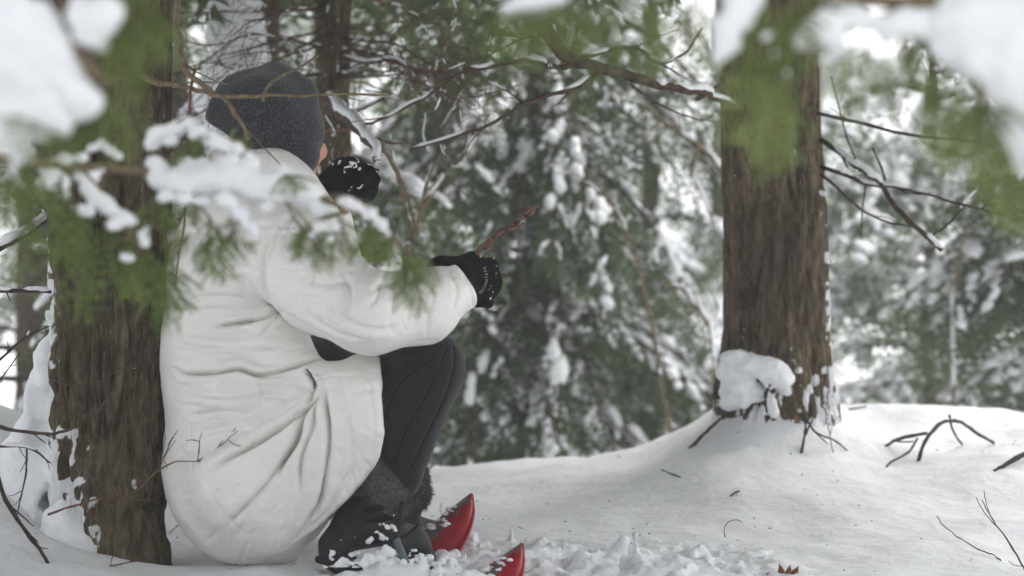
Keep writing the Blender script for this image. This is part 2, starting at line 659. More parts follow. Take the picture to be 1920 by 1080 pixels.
M['needle_near'] = foliage_mat('fresh_green_needles', (0.12, 0.22, 0.045), (0.25, 0.39, 0.09), (0.42, 0.52, 0.19), 0.68)
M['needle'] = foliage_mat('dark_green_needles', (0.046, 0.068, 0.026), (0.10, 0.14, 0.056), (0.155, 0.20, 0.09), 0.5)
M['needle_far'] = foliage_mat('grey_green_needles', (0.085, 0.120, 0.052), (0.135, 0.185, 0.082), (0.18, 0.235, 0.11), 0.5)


# ------------------------------------------------------------------ ground
_rp = np.array([-900, -200, 0, 120, 300, 600, 800, 950, 1100, 1200, 1270, 1330, 1390, 1470, 1560, 1640, 1920, 2800], float)
_ry = np.array([640, 700, 740, 800, 900, 895, 884, 874, 857, 838, 812, 784, 765, 762, 770, 780, 782, 760], float)
DR = 5.4
_rx = (_rp - 960) / FPX * DR
_rz = CAM_Z - (_ry - 540) / FPX * DR


def ground_z(x, y, detail=True):
    x = np.asarray(x, float)
    y = np.asarray(y, float)
    xx = x * np.where(y > 0.5, np.clip(DR / np.maximum(y, 0.5), 0.6, 2.2), 2.2)
    zr = np.interp(xx, _rx, _rz)
    # near part climbs to the rim
    near = zr * smooth(3.65, DR, y)
    t = np.maximum(y - DR, 0)
    far = zr * np.exp(-t * 0.4) - 1.15 * (1 - np.exp(-(t / 1.3) ** 1.6)) + 3.6 * smooth(12, 34, y) + 5 * smooth(34, 100, y)
    z = np.where(y < DR, near, far)
    # mound round the right tree, bank to the left of the leaning tree
    z = z + 0.105 * np.exp(-(((x - 0.655) / 0.20) ** 2 + ((y - 4.92) / 0.30) ** 2))
    z = z + 0.16 * np.exp(-(((x + 1.05) / 0.22) ** 2 + ((y - 3.95) / 0.4) ** 2))
    z = z + 0.022 * np.exp(-(((x + 0.78) / 0.15) ** 2 + ((y - 3.67) / 0.06) ** 2))
    if detail:
        p = np.stack([x, y, x * 0], -1)
        z = z + (fbm(p * 2.6, 3, 5) - 0.5) * 0.10 * smooth(9, 5.6, y) * smooth(3.3, 3.9, y)
        z = z + (fbm(p * 9, 3, 9) - 0.5) * 0.020 * smooth(9, 6, y)
        mask = np.exp(-(((x - 0.22) / 0.36) ** 4 + ((y - 3.72) / 0.26) ** 4))
        bil = np.abs(fbm(p * 14, 3, 15) - 0.5) * 2
        z = z + mask * (bil * 0.020 - 0.004)
        z = z + (fbm(p * 0.5, 3, 31) - 0.5) * 0.7 * smooth(6.5, 12, y)
    return z


def axis(lo, hi, step, out_lo, out_hi, g=1.16):
    a = list(np.arange(lo, hi, step))
    s = step
    while a[-1] < out_hi:
        s *= g
        a.append(a[-1] + s)
    s = step
    while a[0] > out_lo:
        s *= g
        a.insert(0, a[0] - s)
    return np.array(a)


gx = axis(-1.15, 1.75, 0.010, -70, 70)
gy = axis(3.35, 5.7, 0.010, -25, 110)
GX, GY = np.meshgrid(gx, gy, indexing='ij')
GZ = ground_z(GX, GY)
mb = MB()
nxg, nyg = GX.shape
ii = (np.arange(nxg - 1)[:, None] * nyg + np.arange(nyg - 1)[None, :]).ravel()
mb.add(np.stack([GX, GY, GZ], -1), np.stack([ii, ii + nyg, ii + nyg + 1, ii + 1], -1))
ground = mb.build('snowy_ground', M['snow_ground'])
ground['kind'] = 'structure'


# thin frozen mist in the air between the trees
def haze_box(lo, hi, density):
    m = bpy.data.materials.new('thin_mist')
    m.use_nodes = True
    nt = m.node_tree
    nt.nodes.clear()
    out = nd(nt, 'ShaderNodeOutputMaterial')
    v = nd(nt, 'ShaderNodeVolumePrincipled')
    v.inputs['Color'].default_value = (0.97, 0.98, 1.0, 1)
    v.inputs['Density'].default_value = density
    nt.links.new(v.outputs[0], out.inputs['Volume'])
    mb = MB()
    (x0, y0, z0), (x1, y1, z1) = lo, hi
    mb.add([(x0, y0, z0), (x1, y0, z0), (x1, y1, z0), (x0, y1, z0), (x0, y0, z1), (x1, y0, z1), (x1, y1, z1), (x0, y1, z1)],
           [(0, 3, 2, 1), (4, 5, 6, 7), (0, 1, 5, 4), (1, 2, 6, 5), (2, 3, 7, 6), (3, 0, 4, 7)])
    o = mb.build('haze', m, smooth_shade=False)
    o['kind'] = 'stuff'


HAZE = 0.0075
if HAZE:
    haze_box((gx[0] - 2, gy[0] - 2, float(GZ.min()) - 1.0), (gx[-1] + 2, gy[-1] + 2, float(GZ.max()) + 6.0), HAZE)

# low-poly icosphere used for lumps of snow
def ico(sub=1):
    import bmesh
    bm = bmesh.new()
    bmesh.ops.create_icosphere(bm, subdivisions=sub, radius=1)
    V = np.array([v.co[:] for v in bm.verts])
    F = np.array([[v.index for v in f.verts] for f in bm.faces])
    bm.free()
    return V, F


ICO1, ICOF1 = ico(2)
ICO2, ICOF2 = ico(3)
ICO0, ICOF0 = ico(1)


def lump(mb, c, r, seed, fine=True, amp=0.35, freq=1.6, mat=0, attr=None, rot=0.0):
    V0, F0 = (ICO2, ICOF2) if fine else (ICO1, ICOF1)
    n = fbm(V0 * freq + seed * 3.7, 2, seed % 50) - 0.5
    V = V0 * (1 + amp * 2 * n)[:, None] * np.asarray(r)
    if rot:
        ca, sa = math.cos(rot), math.sin(rot)
        V = np.stack([V[:, 0] * ca - V[:, 1] * sa, V[:, 0] * sa + V[:, 1] * ca, V[:, 2]], -1)
    mb.add(V + c, tris=F0, mat=mat, attr=attr)


# broken snow kicked up round the snowshoes: a churned crust with overhanging lumps
sd = SDF((-0.48, 3.40, -0.05), (0.72, 4.10, 0.12), 0.0048)
X, Y, Z = np.meshgrid(*sd.ax, indexing='ij')
GG = ground_z(X[:, :, 0], Y[:, :, 0])[:, :, None]
pp3 = np.stack([X, Y, Z], -1)
msk = np.exp(-(((X - 0.16) / 0.36) ** 4 + ((Y - 3.70) / 0.20) ** 4)) + np.exp(-(((X + 0.22) / 0.16) ** 4 + ((Y - 3.55) / 0.08) ** 4)) * 0.8
msk = np.clip(msk * (0.25 + 1.5 * fbm(np.stack([X, Y, X * 0], -1) * 5.5, 2, 44)), 0, 1.1)
hgt = msk * (0.034 * np.abs(vnoise(pp3 * 17, 45) * 2 - 1) + 0.022 * np.abs(vnoise(pp3 * 38 + 7, 46) * 2 - 1) + 0.013 * np.abs(vnoise(pp3 * 80 + 3, 47) * 2 - 1) + 0.006 * vnoise(pp3 * 200, 48) - 0.018 + 0.034 * np.exp(-(((X + 0.20) / 0.17) ** 4 + ((Y - 3.50) / 0.055) ** 4))) - 0.010 * (1 - np.clip(msk * 3, 0, 1)) - 0.002
sd.F = np.clip(Z - GG - hgt, -0.06, 0.06).astype(np.float32)
sd.F[Z < GG - 0.018] = 0.06
V, Q = sd.mesh()
V = relax(V, Q, 2, .5)
keep = (V[Q].mean(1)[:, 2] > ground_z(V[Q].mean(1)[:, 0], V[Q].mean(1)[:, 1]) - 0.008)
mb = MB()
mb.add(V, Q[keep])
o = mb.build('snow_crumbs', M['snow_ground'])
o['kind'] = 'stuff'


# ------------------------------------------------------------------ trunks
def make_trunk(mb, path, radii, nth, zdense, seed, amp=0.006, k=36.0, snow=None, stretch=0.16):
    """path: list of centre points bottom to top, radii alike; zdense=(z0, z1, step) rows are fine there"""
    path = np.asarray(path, float)
    zs = list(np.arange(zdense[0], zdense[1], zdense[2]))
    z = zdense[1]
    while z < path[-1, 2]:
        zs.append(z)
        z += max(zdense[2] * 12, 0.15)
    zs.append(path[-1, 2])
    zs = np.array([q for q in zs if q >= path[0, 2]])
    cx = np.interp(zs, path[:, 2], path[:, 0])
    cy = np.interp(zs, path[:, 2], path[:, 1])
    R = np.interp(zs, path[:, 2], radii)
    th = np.arange(nth) * 2 * math.pi / nth
    c, s = np.cos(th), np.sin(th)
    TH, Z = np.meshgrid(th, zs, indexing='xy')
    Rm = R[:, None]
    p = np.stack([Rm * c[None, :] * k, Rm * s[None, :] * k, Z * k * stretch + seed], -1)
    w = fbm(p * 0.5 + 5, 2, seed) - 0.5
    p = p + w[..., None] * np.array([1.3, 1.3, 0.5])
    n = fbm(p, 3, seed)
    rd = np.clip(np.abs(n - 0.5) * 6.5, 0, 1) ** 0.8
    n2 = fbm(p * 2.7 + 9, 2, seed + 5)
    n3 = fbm(np.stack([np.cos(TH) * 1.2, np.sin(TH) * 1.2, Z * 1.5], -1), 2, seed + 9) - 0.5
    r = Rm * (1 + 0.12 * n3) + amp * 2.1 * (rd - 0.6) + amp * 0.9 * (n2 - 0.5)
    sn = np.zeros_like(r)
    if snow is not None:
        ns = fbm(np.stack([Rm * c[None, :] * 62, Rm * s[None, :] * 62, Z * 40 + seed], -1), 5, seed + 13)
        sn = snow(TH, Z, (ns - 0.5) * 1.15 + 0.5, rd)
        r = r + smooth(0.45, 0.75, sn) * 0.004 * (1.4 - rd)
    V = np.stack([cx[:, None] + r * c[None, :], cy[:, None] + r * s[None, :], Z], -1)
    m = len(zs)
    i = np.arange(m - 1)[:, None] * nth
    j = np.arange(nth)[None, :]
    j2 = (j + 1) % nth
    Q = np.stack([i + j, i + j2, i + nth + j2, i + nth + j], -1).reshape(-1, 4)
    mb.add(V.reshape(-1, 3), Q, attr=sn.ravel())


# ------------------------------------------------------------------ foliage sprays
def spray_template(seed, L=0.30, nside=9, needle=0.013, width=0.0045, step=0.011, droop=0.25, tri=False):
    """a flat drooping hemlock spray along +X made of separate needle faces; returns V, Q, twig polylines"""
    r = np.random.RandomState(seed)
    V, Q, twigs = [], [], []

    def zfun(x):
        return -droop * (x / L) ** 2 * L * 0.6

    def needles(p0, p1, n):
        d = p1 - p0
        ln = np.linalg.norm(d)
        d = d / ln
        side = np.cross(d, [0, 0, 1.0])
        side /= np.linalg.norm(side) + 1e-9
        for t in np.linspace(0.04, 1, n):
            b = p0 + (p1 - p0) * t
            for sg in (-1, 1):
                nl = needle * r.uniform(0.7, 1.15) * (1.05 - 0.4 * t)
                e = d * r.uniform(0.35, 0.75) + side * sg * r.uniform(0.7, 1.0) + np.array([0, 0, r.uniform(-0.55, 0.25)])
                e = e / np.linalg.norm(e)
                wv = np.cross(e, [0, 0, 1.0]) * 1.0 + np.array([0, 0, r.uniform(-0.4, 0.4)])
                wv = wv / (np.linalg.norm(wv) + 1e-9) * width * 0.5
                i = len(V)
                if tri:
                    V.extend([b - wv, b + wv, b + e * nl * 1.1])
                    Q.append((i, i + 1, i + 2))
                else:
                    V.extend([b - wv * 0.5, b + e * nl * 0.5 - wv, b + e * nl, b + e * nl * 0.5 + wv])
                    Q.append((i, i + 1, i + 2, i + 3))

    pts = [np.array([x, r.uniform(-1, 1) * 0.008, zfun(x)]) for x in np.linspace(0, L, 6)]
    for a, b in zip(pts[:-1], pts[1:]):
        needles(a, b, max(2, int(L / 5 / step)))
    twigs.append(np.array(pts))
    for k in range(nside):
        x = L * (0.10 + 0.82 * (k + r.uniform(-0.2, 0.2)) / nside)
        sg = 1 if k % 2 else -1
        sl = L * (0.46 * (1 - (x / L)) + 0.14) * r.uniform(0.75, 1.2)
        a0 = np.array([x, 0, zfun(x)])
        ang = math.radians(r.uniform(38, 62)) * sg
        prev = a0
        tw = [a0]
        for q in (0.35, 0.7, 1.0):
            pt = a0 + np.array([math.cos(ang * (1 - 0.25 * q)) * sl * q, math.sin(ang * (1 - 0.25 * q)) * sl * q, -droop * sl * q * q * 0.8])
            needles(prev, pt, max(2, int(sl / 3 / step)))
            tw.append(pt)
            prev = pt
        twigs.append(np.array(tw))
    return np.array(V), np.array(Q), twigs


NEAR = [spray_template(100 + k, 0.20, 13, 0.0120, 0.0042, 0.0074, 0.30) for k in range(4)]
COARSE = [spray_template(300 + k, 0.36, 6, 0.055, 0.026, 0.055, 0.5, True) for k in range(4)]
FAR = [spray_template(200 + k, 0.34, 8, 0.034, 0.0150, 0.027, 0.5, True) for k in range(6)]


def frame_of(d, up=(0, 0, 1.0), roll=0.0):
    d = np.asarray(d, float)
    d = d / np.linalg.norm(d)
    up = np.asarray(up, float)
    y = np.cross(up, d)
    if np.linalg.norm(y) < 1e-3:
        y = np.cross([0, 1.0, 0], d)
    y /= np.linalg.norm(y)
    z = np.cross(d, y)
    if roll:
        c, s = math.cos(roll), math.sin(roll)
        y, z = c * y + s * z, -s * y + c * z
    return np.stack([d, y, z], 1)


def put_spray(mb, tpl, pos, d, scale, roll=0.0, tint=0.3, mat=0, twigmat=None, up=(0, 0, 1.0)):
    R = frame_of(d, up, roll)
    V, Q, tw = tpl
    if Q.shape[1] == 3:
        mb.add(V @ R.T * scale + pos, tris=Q, mat=mat, attr=tint)
    else:
        mb.add(V @ R.T * scale + pos, Q, mat=mat, attr=tint)
    if twigmat is not None:
        for t in tw:
            mb.tube(t @ R.T * scale + pos, np.linspace(0.0012, 0.0005, len(t)), 4, mat=twigmat)


def snow_pat(mb, pos, d, L, w, h, seed, mat=0):
    """a ragged cap of snow lying along a spray or branch: a few pillows strung together"""
    R = frame_of(d)
    V0, F0 = ICO0, ICOF0
    r = np.random.RandomState(seed % 100003)
    for q in range(3):
        x = (q - 1) * L * 0.62 + r.uniform(-.2, .2) * L
        sc = r.uniform(.45, .9)
        n = r.uniform(.6, 1.4, len(V0))
        V = V0 * n[:, None] * np.array([L * .5 * sc * 1.2, w * sc, h * sc])
        V[:, 2] = np.where(V[:, 2] < 0, V[:, 2] * 0.35, V[:, 2])
        V = V + np.array([x, r.uniform(-.6, .6) * w, -0.3 * abs(x) * abs(x) / max(L, 1e-6)])
        mb.add(V @ R.T + pos, tris=F0, mat=mat)


def conifer_crown(fol, snw, wood, base, z0, z1, Lmax, nb, seed, snow_amt=0.6, tint0=0.25, az_rng=None, hang=0.6, nspr=7, tr=0.05, taper=0.5, size=1.0, snow_size=1.0, tpl=None):
    tpl = tpl or FAR
    r = np.random.RandomState(seed)
    bx, by = base
    for b in range(nb):
        f = r.rand()
        z = z0 + (z1 - z0) * f
        az = r.uniform(0, 2 * math.pi) if az_rng is None else r.uniform(*az_rng)
        L = Lmax * (1 - taper * f) * r.uniform(0.6, 1.1)
        o = np.array([math.cos(az), math.sin(az), 0])
        t = np.linspace(0, 1, 7)
        bend = r.uniform(-0.25, 0.25)
        sd = np.array([-o[1], o[0], 0])
        path = np.array([bx, by, z]) + o * (L * t)[:, None] + sd * (L * bend * t ** 2)[:, None] + np.array([0, 0, 1.0]) * (L * (0.18 * t - hang * t ** 2))[:, None]
        if wood is not None:
            wood.tube(path, np.linspace(0.010 + 0.006 * L, 0.003, 7), 5)
        bt = tint0 + r.uniform(-0.15, 0.2)
        for s in range(nspr):
            ts = 0.22 + 0.78 * (s + r.rand()) / nspr
            q = ts * 6
            i = min(int(q), 5)
            p = path[i] + (path[i + 1] - path[i]) * (q - i)
            tan = path[i + 1] - path[i]
            tan = tan / np.linalg.norm(tan)
            for sg in (-1, 1):
                d = tan * r.uniform(0.4, 1.0) + sd * sg * r.uniform(0.5, 1.1) + np.array([0, 0, -r.uniform(0.25, 1.1) * hang * 1.6])
                sc = r.uniform(0.7, 1.25) * (1.15 - 0.45 * ts) * size
                put_spray(fol, tpl[r.randint(len(tpl))], p, d, sc, r.uniform(-0.5, 0.5), bt + r.uniform(-0.12, 0.14))
                if snw is not None and r.rand() < snow_amt:
                    dn = d / np.linalg.norm(d)
                    k = r.uniform(0.5, 1.15) * sc * snow_size
                    snow_pat(snw, p + dn * 0.12 * sc + np.array([0, 0, 0.014]), dn, 0.13 * k, 0.06 * k * r.uniform(0.6, 1.3), 0.034 * k, r.randint(9999))
        if snw is not None:
            for i in range(1, 6):
                if r.rand() < snow_amt:
                    dn = path[i + 1] - path[i - 1]
                    snow_pat(snw, path[i] + np.array([0, 0, 0.02]), dn, L * 0.13, 0.05 * snow_size, 0.034 * snow_size, r.randint(9999))


# ------------------------------------------------------------------ bare branches
def branch_tubes(mb, snw, path, r0, r1, seed, nchild=6, depth=1, spread=0.8, clen=0.35, snow=0.0, n=6, mat=0, smat=0, droop=0.0):
    r = np.random.RandomState(seed)
    path = np.asarray(path, float)
    m = max(6, 4 * len(path))
    pp = catmull(path, m)
    L = np.linalg.norm(np.diff(pp, axis=0), axis=1).sum()
    jit = np.cumsum(r.normal(0, 1, (m, 3)), axis=0) * L * 0.0035
    jit[0] = 0
    pp = pp + jit
    rad = np.linspace(r0, r1, m) * r.uniform(0.85, 1.18, m)
    mb.tube(pp, rad, n, mat=mat)
    if snow > 0 and snw is not None:
        snow_strip(snw, pp, rad, seed, snow, smat)
    if depth > 0:
        for k in range(nchild):
            q = r.uniform(0.15, 0.97) * (m - 1)
            i = min(int(q), m - 2)
            p = pp[i] + (pp[i + 1] - pp[i]) * (q - i)
            tan = pp[i + 1] - pp[i]
            tan = tan / (np.linalg.norm(tan) + 1e-9)
            d = tan * r.uniform(0.5, 1.0) + r.normal(0, 1, 3) * spread * 0.55
            d /= np.linalg.norm(d)
            l = L * clen * r.uniform(0.4, 1.1)
            bend = r.normal(0, 1, 3) * 0.18 + np.array([0, 0, -droop])
            cp = [p, p + d * l * 0.35, p + (d + bend * 0.5) * l * 0.7, p + (d + bend) * l]
            rr = (r0 + (r1 - r0) * q / (m - 1)) * r.uniform(0.4, 0.6)
            branch_tubes(mb, snw, cp, max(rr, 0.0009), max(rr * 0.35, 0.0006), r.randint(1 << 30), max(2, nchild // 2), depth - 1, spread, 0.55, snow * 0.6, max(4, n - 1), mat, smat, droop)


def snow_strip(mb, pp, rad, seed, amount, mat=0):
    """snow lying in broken runs along the upper side of a branch"""
    r = np.random.RandomState(seed + 77)
    m = len(pp)
    fine = catmull(pp, m * 3)
    rf = np.interp(np.linspace(0, 1, len(fine)), np.linspace(0, 1, m), rad)
    nz = fbm(fine * 14 + seed % 31, 2, seed % 23)
    on = nz > (0.72 - 0.42 * amount)
    i = 0
    while i < len(fine):
        if on[i]:
            j = i
            while j + 1 < len(fine) and on[j + 1]:
                j += 1
            if j - i >= 2:
                seg = fine[i:j + 1]
                rr = rf[i:j + 1] * r.uniform(0.75, 1.1) + 0.0009
                e = np.linspace(0, 1, len(seg))
                env = np.clip(np.minimum(e, 1 - e) * 5, 0.12, 1) ** 0.6
                rr = rr * env * (0.75 + 0.7 * fbm(seg * 60, 2, seed % 19))
                mb.tube(seg + np.array([0, 0, 1.0]) * (rf[i:j + 1] * 0.55 + rr * 0.35)[:, None], rr, 7, mat=mat)
            i = j + 1
        else:
            i += 1


# ------------------------------------------------------------------ the leaning tree at the left
def px_path(pts, d=None):
    return [P(*q) if len(q) == 3 else P(q[0], q[1], d) for q in pts]


tl = thing('hemlock_tree', 'thick brown furrowed trunk at the left that the person leans back against', 'tree', (-0.777, 3.80, 0.0))


def snow_left(TH, Z, n2, rd):
    side = np.clip(np.cos(TH - 1.13 * math.pi), 0, 1) ** 1.5      # the left, towards the camera
    low = smooth(0.42, 0.02, Z)
    mk = side * low
    a = mk * 1.3 + 0.15 * smooth(0.12, 0.0, Z) + (n2 - 0.5) * 2.2 * np.clip(mk * 3, 0, 1) - rd * 0.12 - 0.05
    spk = (n2 > 0.95).astype(float) * 0.6 * smooth(0.9, 0.2, Z)
    far_left = np.clip(np.cos(TH - 0.94 * math.pi), 0, 1) ** 5 * 0.8 * smooth(0.9, 0.4, Z)
    return np.clip(np.maximum(np.maximum(a, spk), far_left + (n2 - 0.5) * 1.5 - .1), 0, 1)


mb = MB()
make_trunk(mb, [(-0.765, 3.80, -0.08), (-0.772, 3.80, 0.1), (-0.768, 3.80, 0.5), (-0.763, 3.80, 1.1), (-0.72, 3.82, 3.0), (-0.65, 3.85, 6.5)],
           [0.116, 0.103, 0.106, 0.104, 0.085, 0.03], 260, (-0.08, 1.1, 0.006), 21, 0.0095, 34, snow_left)
mb.build('trunk', M['bark'], tl)
# snow blown up against its left side
sd = SDF((-1.25, 3.55, -0.1), (-0.7, 4.15, 0.62), 0.008)
sd.cone(P(98, 590, 3.84), P(84, 740, 3.86), 0.012, 0.034, 0.02)
sd.cone(P(84, 740, 3.86), P(66, 880, 3.86), 0.034, 0.070, 0.03)
sd.cone(P(66, 880, 3.86), P(60, 1030, 3.86), 0.070, 0.12, 0.04)
sd.cone(P(105, 890, 3.76), P(130, 1040, 3.72), 0.022, 0.06, 0.03)
sd.cone(P(40, 850, 3.92), P(-30, 960, 3.95), 0.04, 0.10, 0.05)
for k, (a, b) in enumerate([(48, 742), (62, 760), (40, 705), (75, 820), (100, 935)]):
    sd.ell(P(a, b, 3.80), (0.022, 0.05, 0.018), 0.008, sub=True)
sd.noise(0.030, 11, 2, 3)
sd.noise(0.012, 30, 3, 4)
sd.noise(0.004, 110, 2, 5)
V, Q = sd.mesh()
mb = MB()
mb.add(V, Q)
mb.build('snow_drift', M['snow'], tl)

fol, snw, wood = MB(), MB(), MB()
conifer_crown(fol, snw, wood, (-0.72, 3.85), 1.62, 6.0, 2.2, 86, 5, 0.6, 0.3, None, 0.35, 8, tpl=COARSE, size=1.45)  # crown above the frame, oversized and dense to shade person and ground
wood.build('limbs', M['bark_d'], tl)
fol.build('crown', M['needle'], tl, props={'kind': 'stuff'})
snw.build('crown_snow', M['snow'], tl, props={'kind': 'stuff'})

# bare lower twigs of the leaning tree: each one a part
LT = [  # points, r0, r1, children, mat, snow
    ([(0, 800, 3.62), (75, 812, 3.62), (130, 806, 3.63), (185, 770, 3.64), (218, 726, 3.66)], .0038, .0015, 4, 'twig', .1),
    ([(-30, 838, 3.66), (50, 842, 3.66), (95, 870, 3.68)], .0030, .0014, 3, 'twig', .2),
    ([(50, 842, 3.66), (48, 900, 3.65), (35, 968, 3.64)], .0022, .0012, 3, 'twig', .0),
    ([(-10, 880, 3.55), (18, 950, 3.55), (55, 1002, 3.55), (85, 1042, 3.55), (108, 1092, 3.55)], .0042, .0034, 3, 'darkstick', .0),
    ([(-20, 690, 3.66), (25, 650, 3.66), (60, 625, 3.67), (92, 612, 3.70)], .0028, .0012, 5, 'darkstick', .3),
    ([(92, 707, 3.68), (130, 722, 3.66), (180, 718, 3.66), (230, 690, 3.67)], .0022, .0009, 3, 'twig', .0),
    ([(90, 965, 3.64), (160, 942, 3.64), (230, 932, 3.64), (275, 905, 3.62), (318, 874, 3.58), (395, 866, 3.54)], .0024, .0010, 7, 'redtwig', .0),
    ([(105, 1064, 3.60), (165, 1068, 3.60), (240, 1055, 3.60), (290, 1040, 3.60)], .0020, .0010, 4, 'twig', .0),
    ([(140, 850, 3.67), (170, 890, 3.66), (240, 930, 3.65), (290, 935, 3.62)], .0016, .0008, 5, 'redtwig', .0),
    ([(-30, 545, 3.72), (40, 545, 3.72), (95, 548, 3.74)], .0050, .0030, 1, 'darkstick', .7),
    ([(-25, 480, 3.78), (25, 450, 3.80), (60, 430, 3.84), (100, 400, 3.90)], .0085, .0060, 4, 'darkstick', .7),
    ([(-20, 740, 3.70), (10, 700, 3.70), (40, 660, 3.70)], .0020, .001, 4, 'twig', .0),
    # in front of the hat
    ([(193, 158, 3.70), (240, 141, 3.64), (300, 160, 3.54), (355, 172, 3.46), (420, 186, 3.40), (505, 192, 3.38), (600, 196, 3.40), (720, 203, 3.44)], .0062, .0018, 3, 'paletwig', .0),
    ([(345, -190, 3.62), (338, 0, 3.50), (350, 70, 3.46), (366, 128, 3.43), (395, 160, 3.41), (432, 185, 3.39), (456, 222, 3.38), (468, 262, 3.38)], .0060, .0032, 2, 'paletwig', .0),
    ([(492, 190, 3.385), (500, 165, 3.40), (525, 145, 3.41), (560, 130, 3.42), (600, 105, 3.46)], .0030, .0018, 2, 'paletwig', .0),
    ([(366, 128, 3.43), (356, 200, 3.42), (352, 300, 3.40), (345, 400, 3.38), (330, 530, 3.38)], .0030, .0013, 2, 'redtwig', .0),
]
for k, (pts, r0, r1, nc, mt, sn) in enumerate(LT):
    mb = MB()
    mb2 = MB()
    branch_tubes(mb, mb2, px_path(pts), r0, r1, 300 + k, nc, 1 if nc < 6 else 2, 0.8, 0.28, sn)
    br = mb.build('twig', M[mt], tl)
    if mb2.n:
        mb2.build('snow_cap', M['snow'], br)

# ------------------------------------------------------------------ the tree on the mound at the right
tr_ = thing('hemlock_tree', 'tall bare brown trunk rising from a snow mound at the right', 'tree', (0.652, 4.9, 0.2))


def snow_right(TH, Z, n2, rd):
    rim = np.clip(np.cos(TH - 1.93 * math.pi), 0, 1) ** 14          # plastered right edge
    rz = rim * smooth(1.0, 0.35, Z)
    a = rz * 0.9 + (n2 - 0.5) * 2.0 * np.clip(rz * 3, 0, 1) - 0.15
    lz = smooth(0.42, 0.27, Z)
    low = lz * 0.5 + (n2 - 0.5) * 2.2 * lz - 0.08
    spk = (n2 > 0.87).astype(float) * 0.7 * (rd > 0.4)
    return np.clip(np.maximum(np.maximum(a, low), spk), 0, 1)


def cx_r(px):
    return (px - 960) / FPX * 4.9


mb = MB()
make_trunk(mb, [(cx_r(1456), 4.9, 0.12), (cx_r(1456), 4.9, 0.26), (cx_r(1458), 4.9, 0.42), (cx_r(1455), 4.9, 0.72), (cx_r(1447), 4.9, 0.95), (cx_r(1442), 4.9, 1.3), (cx_r(1425), 4.95, 3.0), (cx_r(1400), 5, 7)],
           [0.158, 0.140, 0.124, 0.120, 0.114, 0.110, 0.09, 0.03], 260, (0.12, 1.25, 0.006), 47, 0.0095, 36, snow_right, 0.13)
mb.build('trunk', M['bark_r'], tr_)
sd = SDF((0.45, 4.55, 0.1), (0.85, 5.0, 0.46), 0.006)
D = 4.76
for a, b, d, r in [(1375, 672, D, .030), (1400, 690, D - .01, .040), (1430, 690, D - .02, .038), (1455, 700, D - .03, .034), (1470, 712, D - .02, .022), (1378, 700, D + .02, .035), (1392, 720, D, .035), (1370, 730, D + .04, .024), (1392, 748, D, .028), (1416, 746, D, .026), (1372, 758, D + .03, .024), (1470, 735, D, .014)]:
    sd.ell(P(a, b, d), (r * 1.1, r * .9, r * 0.62), 0.02)
sd.cone(P(1432, 715, D - .03), P(1446, 752, D - .05), .013, .007, 0.012)
sd.cone(P(1446, 752, D - .05), P(1452, 775, D - .06), .009, .012, 0.012)
sd.ell(P(1455, 738, D - .02), (.028, .03, .009), 0.008, sub=True)
sd.noise(0.016, 22, 2, 13)
sd.noise(0.006, 75, 3, 14)
sd.noise(0.002, 190, 2, 15)
V, Q = sd.mesh()
mb = MB()
mb.add(V, Q)
mb.build('snow_clump', M['snow'], tr_)
# low root stubs showing under the clump
mb = MB()
mb.tube(px_path([(1425, 728, 4.80), (1440, 745, 4.74), (1440, 772, 4.70)]), [.012, .008, .006], 7)
mb.build('root', M['bark_d'], tr_)
mb = MB()
mb.tube(px_path([(1362, 690, 4.84), (1352, 715, 4.82), (1350, 745, 4.83)]), [.012, .016, .02], 8)
mb.build('root', M['bark_d'], tr_)
fol, snw, wood = MB(), MB(), MB()
conifer_crown(fol, snw, wood, (0.62, 4.9), 1.75, 6.4, 2.4, 110, 6, 0.6, 0.3, None, 0.35, 8, tpl=COARSE, size=1.45)  # out-of-view crown, thickened to keep overhead light off the snow
wood.build('limbs', M['bark_d'], tr_)
fol.build('crown', M['needle'], tr_, props={'kind': 'stuff'})
snw.build('crown_snow', M['snow'], tr_, props={'kind': 'stuff'})
RT = [
    ([(1530, 255, 4.86), (1575, 290, 4.80), (1612, 322, 4.75), (1648, 347, 4.72), (1678, 382, 4.70), (1712, 422, 4.68), (1771, 473, 4.66)], .0070, .0062, 1, .35),
    ([(1532, 308, 4.84), (1600, 334, 4.78), (1645, 349, 4.74), (1700, 356, 4.70), (1780, 378, 4.66), (1885, 410, 4.60)], .0055, .0028, 3, .15),
    ([(1535, 322, 4.84), (1590, 370, 4.80), (1650, 410, 4.78), (1712, 426, 4.74)], .0040, .0024, 2, .0),
    ([(1660, 338, 4.72), (1648, 305, 4.72), (1634, 278, 4.72)], .0030, .0018, 1, .0),
    ([(1745, 445, 4.68), (1790, 412, 4.68), (1815, 375, 4.70), (1855, 340, 4.70)], .0032, .0018, 4, .3),
    ([(1525, 210, 4.84), (1605, 229, 4.76), (1720, 252, 4.66), (1835, 264, 4.60)], .0055, .0028, 3, .3),
    ([(1612, 322, 4.75), (1590, 260, 4.74), (1575, 200, 4.74), (1560, 140, 4.74)], .0026, .0014, 2, .0),
]
for k, (pts, r0, r1, nc, sn) in enumerate(RT):
    mb, mb2 = MB(), MB()
    branch_tubes(mb, mb2, px_path(pts), r0, r1, 420 + k, nc, 1, 0.6, 0.25, sn)
    br = mb.build('branch', M['darkstick'], tr_)
    if mb2.n:
        mb2.build('snow_cap', M['snow'], br)

